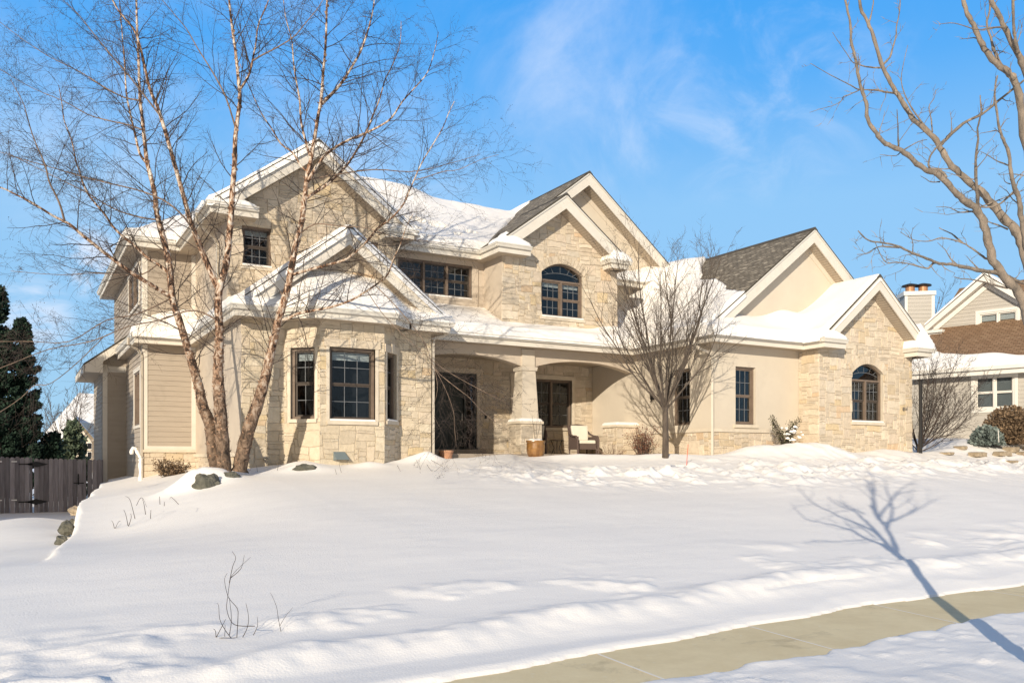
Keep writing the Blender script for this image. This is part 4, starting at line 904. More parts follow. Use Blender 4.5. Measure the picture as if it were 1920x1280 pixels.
def f_main(X, Y):
    m1 = EU + .6 * np.minimum(np.minimum(X - 4.1, Y - 23.5), 35.5 - Y - 2.0); f1 = EU + .65 * np.minimum(X - 2.65, Y - 27.1)
    e = 6.55 + .73 * (2.93 - np.abs(X - 7.03)); d2 = EU + .78 * (4.6 - np.abs(X - 17.4))
    h = np.where((X >= 4.1) & (Y >= 23.5), np.minimum(m1, RZ), -9); h = np.maximum(h, np.where((Y >= 27.1) & (X < 7), f1, -9)); h = np.maximum(h, np.where((X > 4.1) & (X < 9.96), e, -9))
    h = h + .32 * (1 - sstep(X, 12.0, 13.4)) * sstep(Y, 26.8, 28.3) * sstep(X, 6, 8)
    bare = fbm(X * 2.2, Y * 3.4, 4, 77) * np.exp(-(((X - 11.2) / 1.3) ** 2 + ((Y - 24.7) / .55) ** 2)) > .045
    dd = np.where(Y > 24.5, d2, 0)
    m = ((X >= 4.1) & (Y >= 23.5)) | ((Y >= 27.1) & (X >= 2.65)); m = m & (h > dd - .12 - .5 * sstep(Y, 26.6, 28.2)) & ~bare
    return np.maximum(h, np.where(X > 12.8, dd * sstep(Y, 26.6, 28.2), 0)), m
snow_layer(2.65, 17.6, 23.5, 30.0, f_main, .16, bl=4, seed=8)
def f_e(X, Y): return 6.55 + .73 * (2.93 - np.abs(X - 7.03)), X > -99
snow_layer(4.12, 9.94, 22.47, 28.0, f_e, .10, bl=2, seed=9)
snow_layer(17.66, 21.5, 24.42, 25.1, lambda X, Y: (EU + .62 * (Y - 24.4) + .5 * sstep(X, 19.5, 21.3), X > 0), .12, seed=10)
def mound(x0, x1, y0, y1, z, h, px=.5, seed=0, sharp=1.0):
    xs = np.linspace(x0, x1, 30); ys = np.linspace(y0, y1, 22); X, Y = np.meshgrid(xs, ys, indexing='ij')
    a = np.clip((X - x0) / ((x1 - x0) * px), 0, 1); b = np.clip((x1 - X) / ((x1 - x0) * (1 - px)), 0, 1); c = np.clip((Y - y0) / (y1 - y0) / .32, 0, 1)
    p = np.minimum(np.minimum(a, b), c); Z = z + h * p ** sharp + .05 * np.clip(p * 8, 0, 1) + .05 * fbm(X * 4, Y * 4, 2, seed) * p; Z = np.where(p <= 0, z - .02, Z)
    grid_mesh(xs, ys, Z, None, 'roof_snow', 'snow', H)
for i, (q, hh, px) in enumerate(zip(RETS, (.34, .32, .36, .42, .34, .82), (.35, .5, .35, .4, .35, .42))): mound(q[0], q[1], q[2], q[3] + .02, q[4], hh, px, i, .9)
# ------------------------------------------------------------------ plants
def on_ground(u, v, lo=4, hi=60):
    r = ray(u, v); d = lo
    while d < hi:
        p = r * d
        if p.z < gz(p.x, p.y): return p
        d += .08
    return r * 25
def smooth_pts(P, n=3):
    out = []
    for i in range(len(P) - 1):
        p0, p1, p2, p3 = P[max(i - 1, 0)], P[i], P[i + 1], P[min(i + 2, len(P) - 1)]
        for k in range(n):
            t = k / n; out.append(.5 * ((2 * p1) + (p2 - p0) * t + (2 * p0 - 5 * p1 + 4 * p2 - p3) * t * t + (3 * p1 - p0 - 3 * p2 + p3) * t ** 3))
    out.append(P[-1]); return out
def rdir(rnd): 
    while True:
        v = Vector((rnd.uniform(-1, 1), rnd.uniform(-1, 1), rnd.uniform(-1, 1)))
        if .05 < v.length < 1: return v.normalized()
def grow(mb, rnd, p, d, L, r, lv, prm, tips=None):
    n = prm['seg'][lv]; st = L / n; pts = [p]; dirs = [d]
    for i in range(n):
        d = (d + rdir(rnd) * prm['wob'][lv] + Vector((0, 0, prm['up'][lv]))).normalized(); p = p + d * st; pts.append(p); dirs.append(d)
    sd = prm['sides'][lv]; mb.tube(pts, [r * (1 - .72 * i / n) for i in range(n + 1)], sd, cap=False)
    if tips is not None and lv == len(prm['seg']) - 1: tips.append((pts[-1], dirs[-1]))
    if lv + 1 < len(prm['seg']):
        k = max(1, int(round(prm['kids'][lv] * L))) if prm.get('perm') else prm['kids'][lv]
        for j in range(k):
            t = prm['start'][lv] + (1 - prm['start'][lv]) * (j + rnd.random()) / k; q = min(int(t * n), n - 1); f = t * n - q
            pp = pts[q].lerp(pts[q + 1], f); dd = dirs[q + 1]; s = rdir(rnd); s = (s - dd * s.dot(dd)); s = s.normalized() if s.length > .01 else dd.orthogonal().normalized()
            an = R(rnd.uniform(*prm['ang'][lv])); nd = (dd * math.cos(an) + s * math.sin(an)).normalized()
            grow(mb, rnd, pp, nd, L * rnd.uniform(*prm['len'][lv]) * (1 - .45 * t), max(r * (1 - .7 * t) * prm['rr'][lv], prm['rmin']), lv + 1, prm, tips)
def limb(pts, d0, d1, rr0, rr1, n=3, jit=0.0, seed=0):
    """traced limb: its points are carried to their own distance, with real thickness"""
    rnd = random.Random(seed); L = [0]
    for a, b in zip(pts[:-1], pts[1:]): L.append(L[-1] + math.hypot(b[0] - a[0], b[1] - a[1]))
    P = []
    for (u, v), l in zip(pts, L): t = l / L[-1]; P.append(at_d(u, v, d0 + (d1 - d0) * t + rnd.uniform(-jit, jit)))
    S = smooth_pts(P, n); m = len(S) - 1
    return S, [rr0 + (rr1 - rr0) * (i / m) ** .85 for i in range(m + 1)]
def along(mb, rnd, S, Rr, per_m, t0, prm, L0, L1, ang=(35, 70), up=.0, tips=None, rmax=.012, outw=None):
    for i in range(len(S) - 1):
        seg = S[i + 1] - S[i]; t = i / (len(S) - 1)
        if t < t0: continue
        k = seg.length * per_m; k = int(k) + (1 if rnd.random() < k - int(k) else 0)
        for _ in range(k):
            p = S[i].lerp(S[i + 1], rnd.random()); dd = seg.normalized(); s = rdir(rnd); s.z += .1; s = s - dd * s.dot(dd)
            if s.length < .05: continue
            s.normalize(); an = R(rnd.uniform(*ang)); nd = (dd * math.cos(an) + s * math.sin(an) + Vector((0, 0, up))).normalized()
            grow(mb, rnd, p, nd, rnd.uniform(L0, L1) * (1.15 - .6 * t), min(rmax, Rr[i] * .45), 0, prm, tips)
# ---- river birch with three trunks
bb = at_d(424, 884, 19.4); bb.z = gz(bb.x, bb.y)
BT = empty('birch_tree', bb, 'tall leafless river birch with three peeling trunks in front of the left gable', 'tree')
tr_pts = [
 ([(409, 890), (400, 850), (395, 800), (380, 760), (372, 722), (352, 653), (336, 600), (323, 558), (318, 500), (309, 458), (301, 425), (294, 400), (290, 362), (281, 325), (275, 300), (271, 262), (267, 225), (262, 175), (260, 112), (257, 50), (255, -20), (250, -120)], 19.3, 20.2, .150, .022),
 ([(421, 890), (419, 860), (415, 799), (411, 740), (409, 700), (411, 650), (411, 613), (409, 573), (411, 545), (417, 520), (425, 492), (430, 442), (434, 392), (436, 355), (440, 305), (441, 262), (445, 225), (450, 185), (447, 150), (442, 100), (435, 50), (429, -10), (424, -110)], 19.25, 18.4, .165, .02),
 ([(449, 884), (455, 850), (466, 805), (482, 760), (494, 720), (504, 680), (512, 640), (522, 600), (532, 566), (541, 533), (547, 500), (553, 467), (562, 433), (567, 408), (572, 365), (576, 330), (583, 300), (589, 265), (596, 220), (602, 187), (606, 137), (611, 75), (613, 0), (616, -110)], 19.45, 19.9, .168, .02)]
limbs = [
 ([(411, 548), (395, 512), (382, 480), (370, 450), (357, 417), (352, 397), (342, 360), (330, 317), (318, 275), (305, 230), (295, 200), (282, 170), (275, 142), (267, 105), (259, 75), (249, 52), (232, 32), (217, 12), (195, -30)], 19.0, 17.6, .075, .012),
 ([(273, 305), (260, 287), (252, 250), (244, 212), (237, 175), (234, 125), (229, 62), (224, 0), (222, -60)], 19.9, 20.8, .035, .008),
 ([(331, 560), (300, 542), (250, 512), (212, 485), (175, 457), (150, 437), (130, 420), (100, 405), (60, 380), (30, 365), (0, 351), (-60, 335)], 19.4, 17.4, .055, .012),
 ([(120, 412), (113, 385), (103, 362), (92, 340), (85, 310), (72, 280), (60, 250), (50, 215), (42, 190), (20, 150)], 17.9, 17.3, .026, .006),
 ([(325, 520), (300, 500), (277, 485), (257, 465), (232, 445), (212, 425), (195, 400), (175, 377), (160, 355), (150, 325), (142, 300), (134, 262), (120, 225), (117, 200), (110, 160)], 19.5, 20.9, .042, .008),
 ([(456, 165), (465, 150), (470, 135), (475, 105), (479, 87), (485, 45), (502, 5), (512, -40)], 18.6, 19.3, .032, .01),
 ([(475, 117), (492, 105), (515, 92), (550, 70), (570, 47), (600, 10), (620, -30)], 18.7, 17.9, .02, .006),
 ([(603, 196), (615, 185), (640, 157), (660, 125), (677, 95), (690, 57), (697, 30), (702, 0), (708, -50)], 19.9, 21.0, .045, .010),
 ([(590, 300), (580, 272), (567, 230), (562, 187), (555, 150), (550, 112), (547, 75), (535, 30), (530, -20)], 19.8, 18.4, .035, .008),
 ([(579, 320), (565, 310), (550, 287), (527, 270), (510, 242), (490, 212), (467, 162), (450, 120)], 19.8, 18.8, .03, .006),
 ([(574, 345), (585, 325), (600, 302), (620, 282), (655, 262), (685, 250), (715, 235), (735, 220), (755, 190), (782, 160), (802, 135), (815, 95), (822, 60)], 19.9, 18.0, .040, .006),
 ([(571, 372), (580, 365), (605, 350), (630, 330), (650, 310), (667, 285), (685, 252), (700, 215), (712, 185), (722, 150), (737, 120), (750, 82), (752, 40)], 19.9, 21.2, .042, .007),
 ([(549, 518), (583, 507), (617, 498), (650, 487), (673, 468), (692, 448), (706, 430), (735, 408), (757, 382), (770, 352), (790, 307), (808, 277), (830, 240), (840, 215), (852, 190)], 19.6, 18.2, .038, .007),
 ([(522, 603), (539, 600), (557, 590), (582, 584), (620, 576), (660, 562), (688, 545), (710, 530), (727, 515), (737, 487), (750, 460), (762, 425), (775, 400)], 19.5, 18.6, .040, .006),
 ([(775, 345), (800, 335), (830, 322), (860, 318), (900, 300), (935, 290)], 18.8, 18.4, .012, .004),
 ([(560, 440), (590, 420), (640, 424), (690, 428), (740, 445), (800, 452), (850, 458)], 19.7, 18.9, .02, .005),
 ([(575, 340), (620, 330), (700, 318), (770, 322), (830, 310), (900, 290)], 19.8, 20.6, .022, .005),
 ([(407, 600), (380, 585), (350, 582), (300, 600), (240, 612), (170, 640), (90, 655), (0, 690), (-50, 700)], 19.2, 16.8, .022, .006),
 ([(330, 560), (260, 590), (200, 600), (130, 640), (60, 640), (0, 640)], 19.3, 18.4, .018, .005),
 ([(300, 487), (270, 510), (220, 515), (175, 512), (110, 515), (20, 508)], 19.6, 19.0, .016, .005),
 ([(395, 512), (360, 430), (320, 385), (270, 360), (210, 345), (150, 330), (90, 312), (40, 298), (0, 285)], 19.0, 17.8, .024, .006),
 ([(290, 412), (250, 405), (210, 390), (160, 360), (110, 335), (60, 310), (10, 285)], 19.7, 20.6, .02, .005),
 ([(268, 240), (240, 232), (200, 225), (165, 215), (120, 190), (60, 165), (0, 130)], 20.0, 18.9, .02, .005),
 ([(262, 185), (230, 180), (190, 160), (150, 135), (90, 105), (40, 72), (0, 42)], 20.1, 21.4, .02, .005),
 ([(300, 215), (280, 190), (240, 140), (205, 100), (165, 50), (140, 20), (105, -10)], 18.2, 17.2, .022, .006),
 ([(700, 530), (730, 560), (765, 600), (795, 640), (815, 690), (850, 722), (880, 745), (905, 772), (940, 800)], 18.6, 17.8, .012, .004),
 ([(812, 688), (835, 730), (850, 770), (852, 800), (856, 838)], 18.0, 17.8, .006, .0025), ([(690, 545), (720, 590), (770, 640), (830, 690), (900, 730), (950, 755)], 18.6, 17.4, .009, .003), ([(812, 690), (820, 730), (812, 770), (824, 800)], 18.0, 18.2, .005, .002),
 ([(190, 645), (140, 690), (95, 720), (65, 722), (40, 745), (0, 772), (-40, 790)], 17.2, 16.2, .010, .004),
 ([(437, 240), (420, 180), (395, 130), (370, 90), (350, 55), (325, 25), (300, -5)], 18.7, 17.6, .02, .006)]
rnd = random.Random(7)
PB = dict(seg=[6, 4, 3], wob=[.20, .26, .30], up=[.015, -.02, -.05], sides=[4, 3, 3], kids=[7, 4], start=[.12, .15], ang=[(25, 60), (25, 60)], len=[(.30, .65), (.35, .7)], rr=[.6, .7], rmin=.0024, perm=False)
tips = []; tw = MB(); fk = MB(); allm = []
for k, (pts, d0, d1, r0, r1) in enumerate(tr_pts):
    mb = MB(); S, Rr = limb(pts, d0, d1, r0, r1, 4, .0, k)
    m_ = len(S); Rr = [(r0 - (r0 - r0 * .62) * min(1, i / (m_ * .25))) * (1 - max(0, (i / m_ - .12)) * 1.0) * (1 + .05 * math.sin(i * 2.1 + k)) + .004 for i in range(m_)]
    Rr[0] *= 1.25; mb.tube(S, Rr, 12); o = mb.build('trunk', 'birch', BT, smooth=True)
    along(tw, rnd, S, Rr, 4.6, .20, PB, .9, 2.2, (40, 80), .12, tips)
    allm.append((S, Rr, o))
    fk = MB()
    for i in range(len(S) - 1):
        hgt = S[i].z - bb.z
        cnt = 26 if hgt < 3.2 else 7 if hgt < 6 else 2
        for _ in range(int(cnt * (S[i + 1] - S[i]).length / .35 + .5)):
            c = S[i].lerp(S[i + 1], rnd.random()); a = rnd.uniform(0, 6.28); dr_ = Vector((math.cos(a), math.sin(a), 0)); tn = Vector((-dr_.y, dr_.x, 0)); w = rnd.uniform(.012, .045); h_ = rnd.uniform(.01, .05)
            q = c + dr_ * Rr[i] * .97; cu = dr_ * rnd.uniform(.008, .035) + Vector((0, 0, rnd.uniform(-.02, .03)))
            fk.face([q - tn * w, q + tn * w, q + tn * w + Vector((0, 0, h_)) + cu, q - tn * w * .6 + Vector((0, 0, h_)) + cu * 1.4])
    tag(fk.build('peeling_bark', 'flake', o), None, None, kind='stuff')
br = MB(); big = MB()
for k, (pts, d0, d1, r0, r1) in enumerate(limbs):
    S, Rr = limb(pts, d0, d1, r0, r1, 3, .05, 100 + k); tgt = S[0]; best = 1e9
    for S2, _, _ in allm:
        for q in S2:
            dq = q.dot(FV); uu = q.dot(RV) / dq * FPX - S[0].dot(RV) / S[0].dot(FV) * FPX; vv = (q.z / dq - S[0].z / S[0].dot(FV)) * FPX; e_ = math.hypot(uu, vv)
            if e_ < best: best = e_; tgt = q
    if best < 60:
        sh = tgt - S[0]; S = [p + sh * max(0, 1 - i / (len(S) * .35)) for i, p in enumerate(S)]
    else: print('loose limb', k, best)
    allm.append((S, Rr, None)); (big if r0 > .028 else br).tube(S, Rr, 8, cap=True)
    along(tw, rnd, S, Rr, 6.0, .08, PB, .7, 1.9, (28, 66), .05, tips)
br.build('branches', 'birchlimb', BT, smooth=True); big.build('limbs', 'birch', BT, smooth=True)
bud = MB()
for p, d in tips:
    if rnd.random() < .35:
        s = .012; a = rdir(rnd) * s; b = rdir(rnd) * s; bud.face([p - a, p + b, p + a, p - b])
tw.build('crown', 'twig', BT); tag(bud.build('catkins', 'twig', BT), None, None, kind='stuff')
print('birch twig faces', len(tw.f))
# ---- ornamental tree before the garage wing
def vase_tree(name, base, Ht, spread, label, seed, m='greybark', trunk_r=.08, fork=.28, nl=10, lean=(0, 0), kids=(9, 7), group=None, cat='tree', rk=1.0, bias=None):
    rnd = random.Random(seed); b = Vector(base); T = empty(name, b, label, cat, group)
    mb = MB(); top = b + Vector((lean[0], lean[1], Ht * fork)); P = smooth_pts([b - Vector((0, 0, .1)), b + (top - b) * .35 + Vector((.01, 0, 0)), b + (top - b) * .7, top], 4)
    mb.tube(P, [trunk_r * (1.2 - .3 * i / len(P)) for i in range(len(P))], 12); 
    tb = MB(); prm = dict(seg=[8, 5, 4, 3], wob=[.10, .16, .2, .22], up=[.10, .09, .06, .03], sides=[5, 4, 3, 3], kids=[kids[0], kids[1], 4], start=[.18, .15, .1], ang=[(14, 42), (18, 45), (20, 50)], len=[(.40, .62), (.38, .6), (.4, .7)], rr=[.6, .65, .7], rmin=.0035 * rk, perm=False)
    lb = MB()
    for i in range(nl):
        a = 2 * math.pi * (i + rnd.uniform(-.3, .3)) / nl; el = rnd.uniform(.0, 1); 
        if i < 2: tilt = R(6 + 8 * rnd.random())
        else: tilt = R(18 + 42 * el) 
        d = Vector((math.cos(a) * math.sin(tilt) * spread, math.sin(a) * math.sin(tilt) * spread, math.cos(tilt)))
        if bias: d = d + Vector(bias)
        st = top - Vector((0, 0, rnd.uniform(0, Ht * .06)))
        grow(lb, rnd, st, d.normalized(), (Ht * (1 - fork)) * (1.02 - .30 * el) * rnd.uniform(.85, 1.0), trunk_r * .40, 0, prm)
    mb.build('trunk', m, T, smooth=True); lb.build('branches', m, T)
    return T
b = Vector((15.6, 18.3, 0)); b.z = gz(b.x, b.y) - .02
vase_tree('ornamental_tree', b, 6.15, 1.02, 'small bare vase shaped tree standing before the garage wing wall', 4, nl=15, fork=.235, trunk_r=.08, kids=(9, 6))
# ---- street tree, trunk just outside the right edge
tb0 = at_d(2000, 1240, 6.25); tb0.z = SW_Z
ST = empty('street_tree', tb0, 'bare street tree whose thick brown limbs reach in over the pavement', 'tree')
TL = [
 ([(2000, 1320), (1998, 1150), (1985, 950), (1968, 760), (1950, 650), (1935, 600), (1919, 560)], 6.25, 6.2, .115, .062),
 ([(1950, 650), (1975, 560), (1990, 420), (1995, 250), (1990, 120)], 6.2, 6.2, .07, .03),
 ([(1922, 575), (1905, 540), (1881, 518), (1863, 490), (1854, 457), (1846, 424), (1835, 396), (1817, 382), (1795, 365), (1773, 341), (1758, 326), (1736, 319), (1714, 302), (1690, 282), (1671, 275), (1653, 262), (1640, 245), (1627, 223), (1625, 197), (1618, 175), (1609, 142), (1605, 114), (1596, 77), (1594, 44), (1585, 0), (1578, -60)], 6.2, 5.5, .040, .008),
 ([(1945, 640), (1935, 540), (1918, 461), (1905, 435), (1883, 409), (1861, 382), (1832, 354), (1806, 332), (1780, 306), (1762, 276), (1745, 252), (1719, 230), (1701, 206), (1684, 179), (1666, 149), (1653, 118), (1640, 74), (1627, 42), (1614, 13), (1606, -60)], 6.2, 6.6, .046, .014),
 ([(1762, 276), (1769, 266), (1806, 232), (1841, 214), (1881, 182), (1920, 151), (1960, 120)], 6.42, 6.0, .017, .008),
 ([(1952, 600), (1948, 450), (1935, 320), (1920, 252), (1913, 197), (1902, 149), (1889, 136), (1861, 112), (1841, 83), (1828, 53), (1815, 28), (1806, 0), (1800, -60)], 6.1, 5.9, .045, .016),
 ([(1945, 200), (1920, 123), (1907, 101), (1889, 61), (1872, 28), (1859, 0), (1845, -60)], 6.0, 5.7, .03, .018),
 ([(1909, 100), (1905, 80), (1901, 55), (1899, 0), (1900, -60)], 5.85, 5.6, .015, .011),
 ([(1902, 150), (1870, 110), (1858, 70), (1850, 45), (1856, 20), (1858, -30)], 5.9, 6.2, .013, .008),
 ([(1878, 518), (1870, 512), (1841, 507), (1806, 501), (1787, 496), (1762, 494), (1738, 485), (1710, 474), (1682, 461), (1653, 455), (1627, 450), (1609, 433)], 6.15, 5.4, .021, .005),
 ([(1686, 463), (1665, 463), (1653, 462), (1640, 466), (1627, 475), (1607, 477)], 5.7, 5.5, .009, .003),
 ([(1752, 490), (1744, 500), (1736, 503), (1703, 494), (1679, 492), (1662, 492), (1651, 477), (1641, 455)], 5.85, 5.6, .009, .003),
 ([(1858, 487), (1847, 484), (1828, 470), (1804, 455), (1767, 446), (1741, 452), (1714, 450), (1688, 435)], 6.15, 6.6, .012, .003),
 ([(1804, 455), (1792, 444), (1782, 437), (1770, 432), (1761, 427)], 6.35, 6.45, .009, .004),
 ([(1835, 393), (1832, 358), (1829, 304), (1834, 260), (1833, 240), (1839, 214), (1838, 179)], 6.1, 5.7, .016, .005),
 ([(1925, 470), (1916, 413), (1909, 369), (1898, 336), (1891, 288), (1881, 262), (1874, 241), (1867, 197), (1865, 171), (1870, 142)], 6.0, 5.6, .024, .006),
 ([(1889, 518), (1905, 526), (1930, 535)], 6.2, 6.3, .018, .014),
 ([(1889, 540), (1859, 533), (1828, 525), (1800, 522), (1789, 519)], 6.2, 5.8, .010, .003),
 ([(1653, 127), (1640, 127), (1622, 125), (1606, 119), (1598, 116), (1587, 100), (1573, 80), (1561, 61)], 6.5, 6.2, .008, .0025),
 ([(1677, 175), (1662, 173), (1640, 169), (1611, 168), (1595, 160), (1581, 153), (1550, 137), (1520, 119)], 6.5, 6.0, .010, .0025),
 ([(1611, 169), (1594, 177), (1581, 182), (1577, 190), (1562, 198), (1540, 204), (1518, 211)], 6.3, 6.0, .006, .002),
 ([(1657, 120), (1668, 108), (1674, 90), (1680, 68), (1681, 50), (1687, 20), (1688, -20)], 6.55, 6.8, .010, .005),
 ([(1743, 245), (1730, 232), (1712, 206), (1700, 185), (1692, 164), (1690, 145), (1694, 120), (1702, 85)], 6.45, 6.2, .010, .0025),
 ([(1748, 248), (1746, 225), (1742, 200), (1751, 185), (1755, 168)], 6.5, 6.7, .008, .0025),
 ([(1629, 44), (1634, 25), (1638, 0), (1640, -40)], 6.6, 6.5, .008, .005),
 ([(1775, 332), (1763, 320), (1742, 314), (1745, 292), (1762, 270), (1775, 262)], 6.05, 6.3, .012, .007),
 ([(1690, 284), (1700, 278), (1722, 266), (1738, 262)], 5.9, 6.1, .008, .003), ([(1685, 280), (1684, 255), (1683, 225), (1682, 205)], 5.9, 5.7, .008, .003),
 ([(1690, 284), (1680, 292), (1660, 291), (1650, 290)], 5.9, 5.8, .005, .002), ([(1762, 341), (1745, 341), (1735, 335), (1726, 330)], 6.0, 5.8, .006, .002),
 ([(1835, 395), (1800, 398), (1780, 389), (1755, 388)], 6.1, 5.9, .008, .002), ([(1900, 360), (1870, 385), (1838, 388), (1860, 380), (1905, 362), (1930, 352)], 6.0, 6.2, .009, .004),
 ([(1890, 430), (1865, 420), (1845, 412), (1820, 395)], 6.2, 6.4, .009, .004), ([(1891, 310), (1870, 302), (1850, 290), (1838, 284)], 5.9, 5.7, .007, .002),
 ([(1867, 245), (1850, 248), (1838, 250)], 5.8, 5.7, .005, .002), ([(1894, 345), (1884, 340), (1882, 325)], 5.9, 5.8, .005, .002), ([(1874, 243), (1886, 225), (1893, 222)], 5.8, 5.9, .005, .002),
 ([(1889, 52), (1860, 52), (1832, 56), (1790, 44), (1760, 46)], 5.8, 5.5, .008, .0025)]
prS = dict(seg=[3, 2], wob=[.35, .4], up=[.05, .05], sides=[4, 3], kids=[2], start=[.3], ang=[(30, 60)], len=[(.4, .7)], rr=[.7], rmin=.0022, perm=False)
tk = MB(); bm_ = MB(); tw = MB(); rnd = random.Random(19)
for k, (pts, d0, d1, r0, r1) in enumerate(TL):
    S, Rr = limb(pts, d0, d1, r0, r1, 4, .0, k); Rr = [r * (.84 if i < len(Rr) * .3 else .74) * (1 + .09 * math.sin(i * 1.7 + k * 2)) for i, r in enumerate(Rr)]
    S = [p + rdir(rnd) * Rr[i] * .25 for i, p in enumerate(S)]
    (tk if k == 0 else bm_).tube(S, Rr, 10 if r0 > .02 else 6)
    if k: along(tw, rnd, S, Rr, 9.0 if r0 < .02 else 5.0, .1, prS, .05, .26, (35, 75), .1, None, .005)
# limbs beyond the right edge, seen only by their shadow on the lawn
prM = dict(seg=[9, 6, 4], wob=[.12, .2, .3], up=[.03, .04, .03], sides=[7, 5, 3], kids=[5, 4], start=[.25, .2], ang=[(25, 55), (30, 60)], len=[(.35, .6), (.4, .6)], rr=[.55, .6], rmin=.003, perm=False)
forkp = at_d(1955, 640, 6.2)
for a, el, L_ in ((-80, 50, 3.0), (-20, 62, 3.0), (30, 45, 2.8), (-50, 25, 2.6), (70, 66, 3.0)):
    dx = Vector((math.cos(R(a)), math.sin(R(a)), 0)); d = RV * abs(dx.x) * .9 + FV * dx.y * .8 + ZV * math.tan(R(el)) ; grow(bm_, rnd, forkp + RV * .12 + ZV * rnd.uniform(.5, 1.5), d.normalized(), L_, .036, 0, prM)
tk.build('trunk', 'bark', ST, smooth=True); bm_.build('branches', 'bark', ST, smooth=True); tw.build('crown', 'bark', ST)
# ---- leafy masses
def leaves(mb, rnd, fn, n, s0, s1, cols):
    for _ in range(n):
        r = fn(rnd)
        if r is None: continue
        p, nd = r; s = rnd.uniform(s0, s1); a = rdir(rnd); b = (nd + rdir(rnd) * .8).normalized(); a = a - b * a.dot(b)
        if a.length < .05: continue
        a = a.normalized() * s * .4; b = b * s; c = rnd.choice(cols); mb.face([p - a, p + a, p + b + a * .3, p + b - a * .3], c)
def conifer(name, base, Ht, r, label, seed, n=9000, m='evergreen', colw=.0, cat='tree', s=(.12, .26), group=None):
    rnd = random.Random(seed); b = Vector(base); T = empty(name, b, label, cat, group); mb = MB(); mb.tube([b, b + Vector((0, 0, Ht * .95))], [.16, .02], 8); mb.build('trunk', 'greybark', T)
    nb = 150; brs = []
    for i in range(nb):
        t = rnd.random() ** .9; a = rnd.uniform(0, 6.28); L_ = r * ((1 - t) ** .75 * (1 - colw) + colw * (1 - t ** 6)) * rnd.uniform(.75, 1.12) + .1; brs.append((t, a, L_, rnd.uniform(.25, .9)))
    def fn(rnd):
        t, a, L_, upc = rnd.choice(brs); q = rnd.random() ** .6; rr = L_ * q; d = Vector((math.cos(a), math.sin(a), 0))
        p = b + Vector((0, 0, Ht * (.02 + .93 * t) - .1 + upc * rr * q * .7)) + d * rr + rdir(rnd) * .16 * (1.1 - q * .5)
        return p, (d * .6 + Vector((0, 0, .7)))
    mb = MB(); leaves(mb, rnd, fn, n, s[0], s[1], [(k, k, k) for k in (.6, .8, 1, 1.2, 1.5)]); 
    mb.build('crown', m, T); return T
e = at_d(-22, 863, 37); conifer('evergreen_tree', (e.x, e.y, -1.7), 10.6, 1.25, 'tallest dark evergreen behind the wooden fence, cut by the frame edge', 3, 30000, colw=.5, s=(.07, .16))
e = at_d(40, 863, 35); conifer('evergreen_tree', (e.x, e.y, -1.7), 7.9, .62, 'dark columnar evergreen with candle like shoots on its outer side', 5, 34000, colw=.95, s=(.06, .14))
e = at_d(-2, 863, 34.5); conifer('evergreen_tree', (e.x, e.y, -1.7), 7.2, .8, 'dark columnar evergreen nearest the fence gate', 15, 34000, colw=.95, s=(.06, .14))
e = at_d(97, 863, 36); conifer('evergreen_shrub', (e.x, e.y, -1.7), 2.9, .42, 'low dark evergreen shrub just above the fence', 6, 3500, colw=.6, cat='shrub')
e = at_d(138, 863, 40); conifer('spruce_tree', (e.x, e.y, -1.7), 3.7, .75, 'small pale spruce before the snow covered distant house', 8, 3500, 'spruce', cat='tree')
conifer('spruce_tree', (-9.9, 21.3, -1.75), 10.6, 2.85, 'broad spruce in the side yard shading the fence', 9, 26000, colw=.92, s=(.25, .5))  # unseen tree outside the frame, added so its shadow covers fence and bump-out
def bush(name, c, rx, rz, label, seed, m, n=3000, s=(.05, .12), cat='shrub', stems=True):
    rnd = random.Random(seed); c = Vector(c); T = empty(name, c, label, cat); mb = MB()
    def fn(rnd):
        d = rdir(rnd); d.z = abs(d.z) * 1.05 - .1; q = rnd.random() ** .35; return c + Vector((d.x * rx * q, d.y * rx * q, d.z * rz * q + .1 * rz)), d
    leaves(mb, rnd, fn, n, s[0], s[1], [(k, k, k) for k in (.6, .8, 1, 1.2, 1.4)]); mb.build('foliage', m, T)
    if stems:
        mb = MB()
        for i in range(60): d = rdir(rnd); d.z = abs(d.z) + .3; d.normalize(); mb.tube([c, c + Vector((d.x * rx, d.y * rx, d.z * rz)) * .6, c + Vector((d.x * rx * 1.02, d.y * rx * 1.02, d.z * rz * 1.1))], [.012, .008, .003], 3)
        mb.build('stems', 'twig', T)
    return T
e = at_d(1893, 863, 30.5); bush('clipped_bush', (e.x, e.y, .55), 1.0, 1.35, 'rounded brown clipped bush in front of the neighbouring wall', 1, 'bush', 9000, (.04, .10))
e = at_d(1850, 863, 29.8); bush('juniper_bush', (e.x, e.y, .55), .52, .62, 'low grey green juniper beside the rounded brown bush', 2, 'juniper', 2600, (.06, .14))
